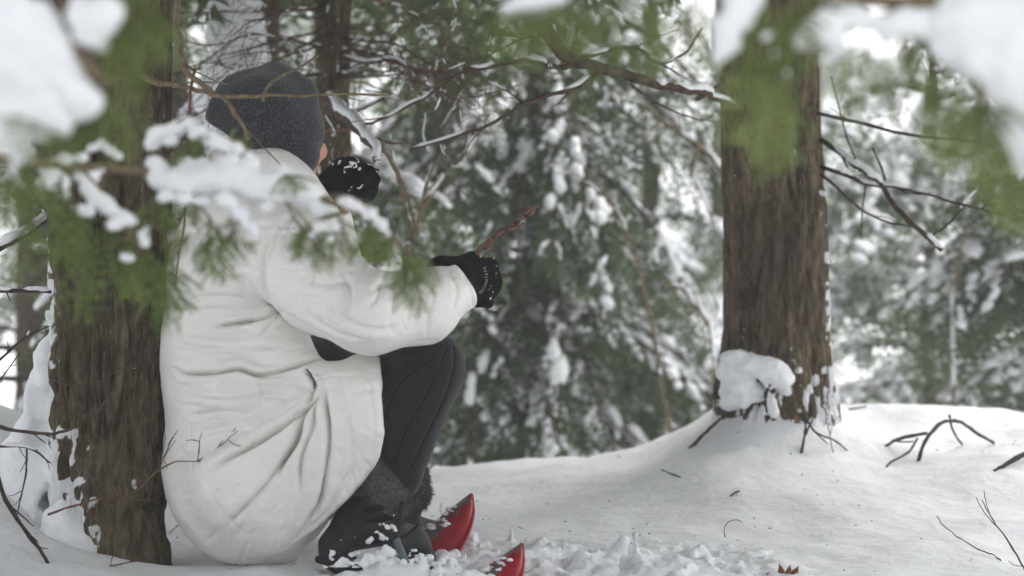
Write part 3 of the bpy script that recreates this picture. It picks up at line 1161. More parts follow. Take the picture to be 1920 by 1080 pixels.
# bare branch slanting down against the right trunk
bb = thing('bare_branch', 'long bare grey-brown branch edged with snow, slanting down to touch the right trunk', 'branch', tuple(P(1040, 70, 4.45)))
BB = [
    ([(760, -420, 4.6), (930, -110, 4.5), (1040, 68, 4.45), (1090, 108, 4.45), (1150, 140, 4.48), (1215, 167, 4.55), (1305, 186, 4.66), (1366, 220, 4.80)], .019, .0065, 2, .55),
    ([(1305, 186, 4.66), (1338, 166, 4.68), (1378, 150, 4.72)], .0065, .0055, 0, .0),
    ([(1068, 122, 4.46), (1040, 124, 4.44), (1000, 116, 4.42), (930, 126, 4.42), (865, 140, 4.44), (800, 180, 4.46), (740, 206, 4.48), (690, 226, 4.5)], .0065, .0030, 6, .25),
    ([(1120, 138, 4.47), (1060, 172, 4.44), (980, 194, 4.42), (940, 220, 4.42), (870, 246, 4.42), (770, 275, 4.44)], .0060, .0024, 5, .5),
    ([(1180, 158, 4.52), (1240, 196, 4.55), (1300, 218, 4.58), (1345, 228, 4.6)], .0024, .0014, 2, .0),
    ([(1090, 108, 4.45), (1165, 92, 4.55), (1210, 104, 4.6), (1245, 126, 4.62), (1290, 108, 4.64), (1318, 60, 4.66)], .0055, .0025, 5, .2),
    ([(1040, 68, 4.45), (985, 70, 4.45), (930, 95, 4.46), (840, 130, 4.48)], .0035, .0015, 8, .1),
]
for k, (pts, r0, r1, nc, sn) in enumerate(BB):
    mb, mb2 = MB(), MB()
    branch_tubes(mb, mb2, px_path(pts), r0, r1, 520 + k, nc, 1 if k else 0, 0.7, 0.3, sn, 8)
    br = mb.build('limb' if k == 0 else 'side_branch', M['twig'], bb)
    if mb2.n:
        mb2.build('snow_cap', M['snow'], br)

# ------------------------------------------------------------------ slim dark tree right behind the hat
B1 = P(622, 540, 5.25)
t1 = thing('young_hemlock_tree', 'slim dark trunk standing just behind the charcoal hat', 'tree', (B1[0], 5.25, float(ground_z(B1[0], 5.25))))
mb = MB()
make_trunk(mb, [(B1[0] - .005, 5.25, -0.1), (B1[0], 5.25, 0.5), (B1[0] + .005, 5.25, 1.3), (B1[0] + .03, 5.28, 4.5)], [.050, .046, .043, .012], 90, (-0.1, 1.35, 0.012), 63, 0.005, 50,
           lambda TH, Z, n2, rd: np.clip((n2 > 0.74) * 0.7, 0, 1))
mb.build('trunk', M['bark'], t1)
B1B = [
    ([(612, 185, 5.2), (640, 200, 4.9), (682, 226, 4.6), (712, 262, 4.45), (716, 300, 4.42), (706, 322, 4.42)], .019, .0045, 0, 1.3, 'twig'),
    ([(716, 275, 4.44), (738, 315, 4.5), (764, 370, 4.6), (782, 440, 4.7)], .0060, .0040, 2, .2, 'paletwig'),
    ([(640, 108, 5.2), (690, 118, 5.1), (740, 110, 5.05), (768, 125, 5.0)], .0060, .0040, 1, 1.2, 'twig'),
    ([(635, 225, 5.2), (680, 205, 5.1), (722, 185, 5.0)], .0050, .0035, 1, 1.2, 'twig'),
    ([(610, 245, 5.2), (660, 240, 5.0), (720, 262, 4.9), (752, 264, 4.85)], .0045, .0030, 1, .3, 'redtwig'),
]
for k, (pts, r0, r1, nc, sn, mt) in enumerate(B1B):
    mb, mb2 = MB(), MB()
    branch_tubes(mb, mb2, px_path(pts), r0, r1, 620 + k, nc, 1, 0.7, 0.3, sn, 8)
    br = mb.build('branch', M[mt], t1)
    if mb2.n:
        mb2.build('snow_cap', M['snow'], br)
# fine dead twigs fanning out behind the hat
r2 = np.random.RandomState(88)
for k in range(28):
    z0 = r2.uniform(-30, 150)
    sg = -1 if r2.rand() < 0.5 else 1
    ln = r2.uniform(150, 360)
    sl = r2.uniform(-0.35, 0.45)
    x0 = 622 + sg * 18
    pts = [(x0, z0, 5.22), (x0 + sg * ln * .35, z0 + ln * sl * .25 + r2.normal(0, 8), 5.1 + r2.normal(0, .08)), (x0 + sg * ln * .7, z0 + ln * sl * .7 + r2.normal(0, 12), 5.0 + r2.normal(0, .15)), (x0 + sg * ln, z0 + ln * sl + r2.normal(0, 15), 4.95 + r2.normal(0, .2))]
    mb, mb2 = MB(), MB()
    branch_tubes(mb, mb2, px_path(pts), r2.uniform(.0022, .0042), .0009, 700 + k, 5, 2, 0.9, 0.36, 0.03, 5, droop=0.1)
    br = mb.build('dead_twig', M['redtwig' if r2.rand() < .55 else 'twig'], t1)
    if mb2.n:
        mb2.build('snow_cap', M['snow'], br)
fol, snw, wood = MB(), MB(), MB()
conifer_crown(fol, snw, wood, (B1[0] + .01, 5.27), 1.6, 4.2, 1.2, 26, 16, 0.7, 0.3, None, 0.4, 6, tpl=COARSE, size=1.45)  # unseen upper crown, sprays enlarged to cut the sky light
wood.build('limbs', M['bark_d'], t1)
fol.build('crown', M['needle'], t1, props={'kind': 'stuff'})
snw.build('crown_snow', M['snow'], t1, props={'kind': 'stuff'})

# ------------------------------------------------------------------ snow-plastered trunk behind
B2 = P(452, 540, 6.1)
t2 = thing('snowy_hemlock_tree', 'trunk plastered white with snow behind the hat, brown bark showing on its right', 'tree', (B2[0], 6.1, float(ground_z(B2[0], 6.1))))
mb = MB()
make_trunk(mb, [(B2[0], 6.1, -0.6), (B2[0], 6.1, 0.5), (B2[0] + .01, 6.1, 1.5), (B2[0] + .03, 6.15, 6)], [.12, .108, .10, .03], 110, (-0.2, 1.6, 0.014), 71, 0.009, 30,
           lambda TH, Z, n2, rd: np.clip(np.clip(np.cos(TH - 1.35 * math.pi), 0, 1) ** 0.7 * 1.1 + (n2 - 0.5) * 1.3 - 0.12, 0, 1))
mb.build('trunk', M['bark'], t2)
sd = SDF((B2[0] - .25, 5.85, 0.75), (B2[0] + .2, 6.1, 1.45), 0.012)
for a, b, r in [(440, 20, .06), (425, 70, .065), (450, 120, .07), (470, 50, .05), (455, -20, .06), (415, 140, .06), (390, 190, .045), (480, 110, .05)]:
    sd.ell(P(a, b, 5.99), (r, r * .7, r * 1.1), 0.04)
sd.noise(0.014, 18, 3, 23)
V, Q = sd.mesh()
mb = MB()
mb.add(V, Q)
mb.build('snow_crust', M['snow'], t2)
fol, snw, wood = MB(), MB(), MB()
conifer_crown(fol, snw, wood, (B2[0], 6.1), 1.7, 5.5, 1.6, 40, 26, 0.7, 0.35, None, 0.5, 6, tpl=COARSE, size=1.45)  # upper crown out of view, with oversized sprays added for shade below
conifer_crown(fol, snw, wood, (B2[0], 6.1), 0.2, 1.6, 0.9, 9, 27, 0.8, 0.35, (0.2, 2.9), 0.5, 5)
wood.build('limbs', M['bark_d'], t2)
fol.build('crown', M['needle'], t2, props={'kind': 'stuff'})
snw.build('crown_snow', M['snow'], t2, props={'kind': 'stuff'})

# ------------------------------------------------------------------ hemlocks of the middle distance
def bg_tree(px, d, H, r, lab, name='snowy_hemlock_tree', parts=(), seed=0, group=None, mat='needle', detail_wood=True):
    b = P(px, 540, d)
    g = float(ground_z(b[0], d))
    t = thing(name, lab, 'tree', (b[0], d, g), group)
    mb = MB()
    make_trunk(mb, [(b[0], d, g - 0.2), (b[0], d, g + 0.6), (b[0] + .02, d, g + H * .5), (b[0] + .03, d, g + H)], [r * 1.15, r, r * .7, .012], 36, (g - 0.2, g + 2.5, 0.05 if d < 16 else 0.3), seed + 3, 0.006, 30,
               lambda TH, Z, n2, rd: np.clip((n2 - 0.35) * 1.1 * np.clip(np.cos(TH - 1.1 * math.pi), 0, 1), 0, 1))
    mb.build('trunk', M['bark_d'], t)
    fol, snw, wood = MB(), MB(), MB()
    for kw in parts:
        conifer_crown(fol, snw, wood, (b[0] + .01, d), seed=kw.pop('seed', seed), **kw)
    wood.build('limbs', M['bark_d'], t)
    fol.build('crown', M[mat], t, props={'kind': 'stuff'})
    snw.build('crown_snow', M['snow'], t, props={'kind': 'stuff'})
    return t


# big dark drooping one in the middle
bg_tree(1000, 8.0, 6.5, .05, 'dark drooping hemlock hung with snow, filling the middle behind the outstretched arm', 'hemlock_tree',
        [dict(z0=-0.7, z1=0.45, Lmax=1.15, nb=24, snow_amt=1.0, tint0=0.5, hang=0.75, nspr=7, taper=0.25, seed=31, snow_size=.75, size=.85),
         dict(z0=-0.3, z1=1.9, Lmax=0.95, nb=16, snow_amt=0.8, tint0=0.5, hang=0.9, nspr=7, taper=0.15, seed=36, snow_size=.7, size=.85, az_rng=(3.5, 5.9)),
         dict(z0=0.3, z1=2.0, Lmax=1.05, nb=46, snow_amt=0.3, tint0=0.12, hang=0.95, nspr=7, taper=0.15, seed=32, snow_size=.8, size=.85)], 34)
bg_tree(770, 8.8, 6, .04, 'green hemlock with snow spots seen between the raised glove and the held twig', 'hemlock_tree',
        [dict(z0=-0.8, z1=1.9, Lmax=0.9, nb=22, snow_amt=0.5, tint0=0.35, hang=0.7, nspr=6, taper=0.3, seed=41, size=.85, snow_size=.8)], 44)
bg_tree(1215, 10.5, 5, .06, 'snow-laden low hemlock just left of the right trunk', 'snowy_hemlock_tree',
        [dict(z0=-1.0, z1=0.9, Lmax=1.3, nb=46, snow_amt=0.95, tint0=0.5, hang=0.6, nspr=6, taper=0.4, seed=51, snow_size=1.3),
         dict(z0=0.9, z1=4, Lmax=0.8, nb=8, snow_amt=0.8, tint0=0.4, hang=0.6, nspr=5, seed=52)], 54)
bg_tree(1740, 9.2, 6, .03, 'bright green hemlock with hanging snowy sprays low behind the rim, right of the right trunk', 'snowy_hemlock_tree',
        [dict(z0=-0.7, z1=0.7, Lmax=1.2, nb=22, snow_amt=1.0, tint0=0.55, hang=0.45, nspr=7, taper=0.2, seed=61),
         dict(z0=0.4, z1=1.6, Lmax=1.1, nb=12, snow_amt=1.0, tint0=0.5, hang=0.5, nspr=7, taper=0.2, seed=63, az_rng=(3.3, 6.1))], 64, mat='needle_far')
bg_tree(1990, 7.6, 7, .07, 'dark snow-tipped hemlock at the right edge of the view', 'hemlock_tree',
        [dict(z0=-0.3, z1=1.1, Lmax=0.75, nb=24, snow_amt=0.7, tint0=0.3, hang=0.6, nspr=6, taper=0.3, seed=71),
         dict(z0=1.5, z1=4, Lmax=0.8, nb=20, snow_amt=0.5, tint0=0.2, hang=0.6, nspr=5, seed=72)], 74)
bg_tree(1830, 12.5, 6, .07, 'pale snow-heaped hemlock far behind the branches of the right trunk', 'snowy_hemlock_tree',
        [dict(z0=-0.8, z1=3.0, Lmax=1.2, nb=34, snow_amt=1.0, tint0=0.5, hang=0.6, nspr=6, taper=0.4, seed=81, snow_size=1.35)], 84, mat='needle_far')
bg_tree(1345, 13.5, 6, .07, 'snowy hemlock half hidden behind the right trunk', 'snowy_hemlock_tree',
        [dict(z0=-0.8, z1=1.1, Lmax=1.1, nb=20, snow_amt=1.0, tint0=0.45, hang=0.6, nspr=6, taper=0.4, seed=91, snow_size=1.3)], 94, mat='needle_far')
bg_tree(60, 8.4, 6, .08, 'light green hemlock behind the left trunk at the left edge', 'hemlock_tree',
        [dict(z0=-0.2, z1=2.6, Lmax=1.1, nb=44, snow_amt=0.6, tint0=0.45, hang=0.6, nspr=6, taper=0.3, seed=101)], 104, mat='needle_far')
bg_tree(330, 9.5, 6, .06, 'snow-dusted green hemlock between the left trunk and the hat', 'hemlock_tree',
        [dict(z0=-0.2, z1=2.4, Lmax=0.9, nb=24, snow_amt=0.7, tint0=0.45, hang=0.6, nspr=6, taper=0.3, seed=111)], 114, mat='needle_far')
bg_tree(590, 13, 7, .05, 'distant snowy hemlock beyond the slim dark trunk', 'snowy_hemlock_tree',
        [dict(z0=-0.6, z1=3.6, Lmax=1.3, nb=26, snow_amt=0.8, tint0=0.45, hang=0.6, nspr=6, taper=0.4, seed=121)], 124, mat='needle_far')
bg_tree(1070, 14.5, 7, .05, 'distant snowy hemlock hidden behind the dark drooping one', 'snowy_hemlock_tree',
        [dict(z0=-0.6, z1=2.6, Lmax=1.2, nb=22, snow_amt=0.8, tint0=0.45, hang=0.6, nspr=6, taper=0.4, seed=131)], 134, mat='needle_far')

# far rows
rf = np.random.RandomState(5)
for k in range(7):
    d = rf.uniform(22, 40)
    px = -100 + k * 330 + rf.uniform(-80, 80)
    H = rf.uniform(5, 9)
    b = P(px, 540, d)
    g = float(ground_z(b[0], d))
    bg_tree(px, d, H, .06, 'distant conifer loaded with snow, blurred among its far row', 'distant_conifer_tree',
            [dict(z0=g + 0.3, z1=g + H, Lmax=H * 0.24, nb=24, tpl=COARSE, snow_amt=0.8, tint0=0.45, hang=0.5, nspr=4, taper=0.75, seed=200 + k, size=1.6, snow_size=1.4)], 210 + k, 'distant snowy conifers', 'needle_far')

# bent saplings and shrubs
def sapling(name, label, stems, seed, mat='paletwig', snow=0.4, cat='sapling'):
    base = stems[0][0][0]
    b = P(*base)
    t = thing(name, label, cat, tuple(b))
    for k, (pts, r0, r1, nc) in enumerate(stems):
        mb, mb2 = MB(), MB()
        branch_tubes(mb, mb2, px_path(pts), r0, r1, seed + k, nc, 1, 0.7, 0.3, snow, 7)
        br = mb.build('stem' if k == 0 else 'branch', M[mat], t)
        if mb2.n:
            mb2.build('snow_cap', M['snow'], br)
    return t


sapling('bare_sapling', 'forked bare sapling lined with snow between the raised glove and the twig in hand', [
    ([(768, 930, 5.3), (766, 700, 5.3), (772, 520, 5.3), (776, 450, 5.3)], .012, .0095, 1),
    ([(776, 450, 5.3), (792, 385, 5.3), (826, 325, 5.35), (862, 285, 5.4), (890, 240, 5.45), (915, 200, 5.5)], .0085, .0030, 4),
    ([(776, 450, 5.3), (762, 395, 5.28), (745, 340, 5.25), (730, 280, 5.2)], .0060, .0030, 3),
    ([(780, 430, 5.3), (800, 340, 5.2), (835, 280, 5.15), (900, 235, 5.1)], .0055, .0020, 3),
], 800)
sapling('bent_sapling', 'olive sapling bent over under a line of snow, left of the right trunk', [
    ([(1420, 560, 6.3), (1390, 400, 6.3), (1350, 315, 6.3), (1290, 265, 6.3), (1230, 228, 6.3), (1180, 190, 6.3)], .013, .006, 2),
    ([(1310, 280, 6.3), (1300, 320, 6.3), (1325, 370, 6.3), (1345, 420, 6.3)], .008, .004, 2),
], 820)
sapling('snow_arched_shoot', 'low shoot arched over by its load of snow, beside the right mound', [
    ([(1350, 880, 6.6), (1330, 640, 6.6), (1312, 590, 6.6), (1285, 555, 6.6), (1250, 540, 6.6)], .010, .006, 1),
    ([(1320, 610, 6.6), (1345, 580, 6.6), (1330, 540, 6.55)], .006, .003, 1),
], 840, snow=1.3)
sapling('slim_sapling', 'slim straight sapling far right of the right trunk', [
    ([(1790, 800, 7.4), (1800, 560, 7.4), (1822, 430, 7.4), (1840, 300, 7.4)], .007, .005, 2),
], 850, snow=0.4)
sapling('thin_leaning_sapling', 'thin leaning sapling in front of the snowy boughs in the middle', [
    ([(1270, 900, 6.4), (1200, 520, 6.4), (1150, 400, 6.4), (1105, 340, 6.4), (1095, 250, 6.4)], .006, .003, 3),
], 860, snow=0.3)
# ------------------------------------------------------------------ the person
person = thing('person', 'person squatting against the left trunk in white puffy coat and charcoal hat', 'person', (-0.47, 3.74, 0.0))

J = dict(hipR=P(480, 915, 3.66), hipL=P(480, 915, 3.90), pelvis=P(455, 930, 3.78), chest=P(458, 560, 3.78), neck=P(505, 390, 3.79), head=P(520, 240, 3.80),
         shR=P(520, 462, 3.60), shL=P(508, 448, 3.98), elR=P(688, 590, 3.42), wrR=P(868, 528, 3.55), elL=P(640, 590, 4.05), wrL=P(632, 392, 3.93),
         knR=P(806, 686, 3.56), knL=P(782, 692, 3.86), anR=P(690, 1005, 3.58), anL=P(725, 985, 3.86))
FD = np.array([0.42, 0.90, -0.02])
FD = FD / np.linalg.norm(FD)                 # where the face looks
SIDE = np.cross(FD, [0, 0, 1.0])             # towards the person's right ear
SIDE /= np.linalg.norm(SIDE)
FUP = np.cross(SIDE, FD)

# continuous body under the clothes: head with a face, neck, trunk, limbs, hands
sd = SDF((-0.68, 3.30, -0.02), (0.05, 4.22, 0.92), 0.008)
H = J['head'] + np.array([0.004, 0, -0.01])
sd.ell(H, (0.070, 0.090, 0.100), 0.02, rot=np.stack([SIDE, FD, FUP], 1))
sd.ell(H + FD * 0.045 - FUP * 0.055, (0.048, 0.052, 0.058), 0.025, rot=np.stack([SIDE, FD, FUP], 1))
sd.ell(H + FD * 0.075 - FUP * 0.098, (0.022, 0.020, 0.018), 0.02)               # chin
sd.cone(H + FD * 0.094 - FUP * 0.004, H + FD * 0.112 - FUP * 0.036, 0.007, 0.011, 0.010)   # nose
for sg in (-1, 1):
    sd.ell(H + FD * 0.093 + SIDE * sg * 0.011 - FUP * 0.037, (0.008, 0.008, 0.006), 0.006)
    sd.ell(H + FD * 0.092 + SIDE * sg * 0.031 + FUP * 0.002, (0.015, 0.015, 0.011), 0.01, sub=True)   # eye sockets
    sd.ell(H + FD * 0.068 + SIDE * sg * 0.045 - FUP * 0.030, (0.020, 0.020, 0.018), 0.015)   # cheekbones
    sd.ell(H + SIDE * sg * 0.074 - FUP * 0.035 - FD * 0.004, (0.010, 0.020, 0.031), 0.006, rot=np.stack([SIDE, FD, FUP], 1))   # ears
    sd.ell(H + SIDE * sg * 0.083 - FUP * 0.030, (0.005, 0.010, 0.017), 0.005, sub=True)
sd.ell(H + FD * 0.100 - FUP * 0.064, (0.020, 0.010, 0.006), 0.005)              # lips
sd.ell(H + FD * 0.109 - FUP * 0.065, (0.019, 0.006, 0.0022), 0.003, sub=True)
sd.cone(H - FUP * 0.06 - FD * 0.01, J['neck'], 0.056, 0.062, 0.03)
sd.cone(J['neck'] - [0, 0, .06], J['chest'], 0.07, 0.12, 0.05)
sd.cone(J['shR'] - [0, 0, .02], J['shL'] - [0, 0, .02], 0.055, 0.055, 0.05)
sd.cone(J['chest'], J['pelvis'] + [0, 0, .05], 0.12, 0.125, 0.05)
for s in 'RL':
    sd.cone(J['sh' + s], J['el' + s], 0.046, 0.038, 0.02)
    sd.cone(J['el' + s], J['wr' + s], 0.036, 0.024, 0.02)
    sd.cone(J['hip' + s] + [0, 0, .04], J['kn' + s], 0.078, 0.050, 0.03)
    _sh = P(748, 892, 3.60) if s == 'R' else P(748, 890, 3.86)
    sd.cone(J['kn' + s], _sh, 0.042, 0.026, 0.02)
    sd.cone(_sh, J['an' + s], 0.026, 0.024, 0.02)
    sd.cone(J['an' + s] - [0, 0, .02], J['an' + s] + [0.05, 0.02, -0.025], 0.024, 0.018, 0.02)

# hand geometry: palm, four fingers, thumb, as chains (right hand grips the twig, left hand is raised and curled)
def hand_chains(wr, fwd, back, across, closed=1.0):
    """fwd: wrist to knuckles, back: out of the back of the hand, across: towards the thumb side"""
    wr, fwd, back, across = [np.asarray(q, float) for q in (wr, fwd, back, across)]
    out = []
    kn = wr + fwd * 0.082
    lens = [(0.040, 0.025, 0.020), (0.044, 0.029, 0.021), (0.041, 0.027, 0.020), (0.032, 0.020, 0.018)]
    for f in range(4):
        base = kn + across * (0.030 - 0.0205 * f) - fwd * (0.003 * abs(f - 1))
        ang = 0.0
        p = base
        ch = [p]
        for q, l in enumerate(lens[f]):
            ang += (1.05, 1.35, 0.95)[q] * closed
            d = fwd * math.cos(ang) - back * math.sin(ang)
            p = p + d * l
            ch.append(p)
        out.append((ch, 0.0098 - 0.0006 * f))
    t0 = wr + fwd * 0.028 + across * 0.026 - back * 0.008
    t1 = t0 + fwd * 0.026 + across * 0.014 - back * 0.022
    t2 = t1 + fwd * 0.020 - across * 0.006 - back * 0.020
    t3 = t2 + fwd * 0.006 - across * 0.018 - back * 0.008
    out.append(([t0, t1, t2, t3], 0.0112))
    return out


def nrm(v):
    v = np.asarray(v, float)
    return v / np.linalg.norm(v)


def basis(f, b):
    f = nrm(f)
    b = nrm(np.asarray(b, float) - f * np.dot(f, b))
    return f, b, None


# right hand: from the cuff up-right, back of the hand towards the camera and to the right
fR = nrm([0.62, 0.30, -0.10])
bR = nrm(np.array([0.45, -0.85, 0.1]) - fR * np.dot(fR, [0.45, -0.85, 0.1]))
aR = nrm(np.cross(bR, fR))
if aR[2] < 0:
    aR = -aR
wR = P(842, 516, 3.53)
chR = hand_chains(wR, fR, bR, aR, 1.0)
# left hand: raised, knuckles up to the right
fL = nrm([0.62, -0.02, 0.62])
bL = nrm(np.array([-0.35, -0.85, 0.3]) - fL * np.dot(fL, [-0.35, -0.85, 0.3]))
aL = nrm(np.cross(fL, bL))
wL = P(602, 376, 3.90)
chL = hand_chains(wL, fL, bL, aL, 0.95)


def add_hand(sd, wr, f, b, a, chains, grow):
    c = wr + f * 0.045
    R = np.stack([f, a, b], 1)
    sd.ell(c + f * 0.004, (0.052 + grow, 0.040 + grow, 0.016 + grow), 0.012, rot=R)
    sd.cone(wr - f * 0.012, wr + f * 0.02, 0.025 + grow, 0.026 + grow, 0.015)
    for ch, r in chains:
        for q in range(len(ch) - 1):
            sd.cone(ch[q], ch[q + 1], r * (1 - 0.07 * q) + grow, r * (1 - 0.07 * (q + 1)) + grow, 0.0045)


add_hand(sd, wR, fR, bR, aR, chR, -0.002)
add_hand(sd, wL, fL, bL, aL, chL, -0.002)
V, Q = sd.mesh()
mb = MB()
mb.add(V, Q)
body = mb.build('body', M['skin'], person)
mb = MB()
for sg in (-1, 1):
    mb = MB()
    lump(mb, H + FD * 0.082 + SIDE * sg * 0.031 + FUP * 0.002, (0.011, 0.011, 0.011), 1, False, 0.0)
    mb.build('eye', M['eye'], body)

# hat
sd = SDF((-0.62, 3.62, 0.66), (-0.30, 3.98, 0.98), 0.0035)
dh = 3.80
for a, b, d, r in [(484, 213, dh, .070), (518, 213, dh, .071), (498, 206, dh - .035, .066), (500, 206, dh + .04, .066), (456, 200, dh, .046), (545, 240, dh, .055),
                   (560, 262, dh - .01, .040), (455, 215, dh - .02, .052), (490, 235, dh - .03, .062), (540, 232, dh + .04, .06)]:
    sd.ell(P(a, b, d), r, 0.035)
sd.cone(P(436, 170, dh), P(520, 149, dh), .022, .024, 0.03)
sd.cone(P(520, 149, dh), P(565, 172, dh), .024, .028, 0.03)
sd.cone(P(530, 255, dh - .035), P(566, 298, dh - .055), .045, .026, 0.03)      # over the ear
sd.cone(P(560, 250, dh - .02), P(573, 290, dh - .035), .034, .022, 0.02)
sd.cone(P(480, 245, dh - .03), P(545, 290, dh - .045), .045, .034, 0.03)
nb = nrm(P(578, 332, dh - .05) - P(430, 245, dh - .05))
sd.cone(P(440, 235, dh), P(470, 262, dh - .02), .052, .05, 0.03)
cutn = np.array([nb[2] * 0.9, 0.10, -nb[0]])
if cutn[2] > 0:
    cutn = -cutn
sd.cut(P(573, 329, dh - .05), cutn, 0.006)
V, Q = sd.mesh()
V = relax(V, Q, 2)
N = normals(V, Q)
V = V + N * ((fbm(V * 28, 2, 4) - 0.5) * 0.005)[:, None]
mb = MB()
mb.add(V, Q)
hat = mb.build('knit_hat', M['hat'], person)
# rolled rim and loose wool fibres
mb = MB()
rf2 = np.random.RandomState(3)
sel = rf2.choice(len(V), 1500)
for i in sel:
    d = N[i] * 0.5 + rf2.normal(0, .7, 3)
    d /= np.linalg.norm(d)
    w = np.cross(d, [0.3, 1, 0.2])
    w = w / np.linalg.norm(w) * 0.00035
    l = rf2.uniform(.003, .008)
    mb.add([V[i] - w, V[i] + w, V[i] + d * l], tris=[(0, 1, 2)])
o = mb.build('wool_fuzz', M['fur'], hat)
o['kind'] = 'stuff'

# coat -------------------------------------------------------------
sd = SDF((-0.68, 3.30, -0.06), (-0.03, 4.18, 0.80), 0.0033)
sd.ell(P(455, 560, 3.775), (0.147, 0.205, 0.215), 0.04)
sd.ell(P(455, 705, 3.765), (0.147, 0.20, 0.19), 0.05)
sd.ell(P(472, 870, 3.765), (0.165, 0.20, 0.185), 0.05)
sd.ell(P(500, 935, 3.74), (0.135, 0.19, 0.125), 0.05)
sd.cone(P(470, 470, 3.66), P(470, 462, 3.90), .115, .115, 0.05)
sd.ell(P(500, 410, 3.775), (0.105, 0.13, 0.105), 0.05)                 # collar and hood bunched at the neck
sd.cone(P(425, 315, 3.76), P(515, 325, 3.71), .040, .038, 0.03)
sd.cone(P(440, 330, 3.84), P(440, 330, 3.74), .045, .045, 0.03)
sd.cone(P(515, 325, 3.71), P(560, 360, 3.71), .038, .034, 0.03)
sd.cone(P(545, 345, 3.72), P(600, 410, 3.74), .036, .036, 0.03)
sd.cone(P(540, 350, 3.85), P(600, 410, 3.84), .040, .036, 0.03)
# skirt over the thighs
sd.cone(P(505, 890, 3.62), P(680, 770, 3.55), .135, .098, 0.03)
sd.cone(P(505, 900, 3.60), P(690, 815, 3.555), .125, .078, 0.03)
sd.cone(P(505, 890, 3.90), P(690, 770, 3.87), .125, .095, 0.03)
sd.ell(P(600, 820, 3.72), (.09, .16, .12), 0.03)
sd.cone(P(470, 735, 3.62), P(570, 716, 3.565), .095, .036, 0.02)
for c0, r0 in [(P(636, 668, 3.52), (.020, .12, .018)), (P(640, 662, 3.66), (.022, .12, .016))]:
    sd.ell(c0, r0, 0.012, sub=True)
sd.cone(P(520, 640, 3.60), P(582, 690, 3.565), .060, .028, 0.02)
sd.cone(P(625, 722, 3.55), P(705, 708, 3.54), .040, .044, 0.02)
sd.cut(P(715, 760, 3.52), (1.0, 0.10, -0.02), 0.012)
# lower hem sweeps from the skirt front down to the seat
sd.cut(P(664, 926, 3.52), nrm([0.80, 0.05, -0.62]), 0.02)
# sleeves
sd.cone(P(528, 462, 3.575), P(600, 535, 3.50), .090, .084, 0.02)
sd.cone(P(600, 535, 3.50), P(690, 590, 3.42), .082, .068, 0.02)
sd.cone(P(690, 590, 3.42), P(790, 578, 3.47), .069, .064, 0.02)
sd.cone(P(790, 578, 3.47), P(858, 538, 3.53), .064, .044, 0.02)
sd.cone(P(858, 538, 3.53), P(872, 531, 3.54), .044, .036, 0.008)
_keep = sd.F.copy()
sd.cut(P(871, 533, 3.54), nrm([0.84, 0.20, 0.50]), 0.006)
_xs = np.searchsorted(sd.ax[0], P(800, 540, 3.5)[0])
_keep[_xs:] = sd.F[_xs:]
sd.F = _keep
sd.cone(P(510, 455, 3.96), P(640, 580, 4.05), .075, .062, 0.02)
sd.cone(P(640, 580, 4.05), P(622, 410, 3.945), .060, .040, 0.02)
V, Q = sd.mesh()
V = relax(V, Q, 2)
N = normals(V, Q)


def proj(V):
    return np.stack([960 + V[:, 0] / V[:, 1] * FPX, 540 - (V[:, 2] - CAM_Z) / V[:, 1] * FPX], -1)


def polydist(uv, pts):
    best0 = np.full(len(uv), 1e9)
    tt0 = np.zeros(len(uv))
    pts = catmull([(a, b, 0) for a, b in pts], 6 * len(pts))[:, :2]
    n = len(pts) - 1
    sel = np.where(((uv > pts.min(0) - 45) & (uv < pts.max(0) + 45)).all(1))[0]
    uv = uv[sel]
    best = np.full(len(uv), 1e9)
    tt = np.zeros(len(uv))
    for i in range(n):
        a, b = pts[i], pts[i + 1]
        ab = b - a
        t = np.clip(((uv - a) @ ab) / (ab @ ab + 1e-9), 0, 1)
        d = np.linalg.norm(uv - a - t[:, None] * ab, axis=1)
        m = d < best
        best[m] = d[m]
        tt[m] = (i + t[m]) / n
    best0[sel] = best
    tt0[sel] = tt
    return best0, tt0


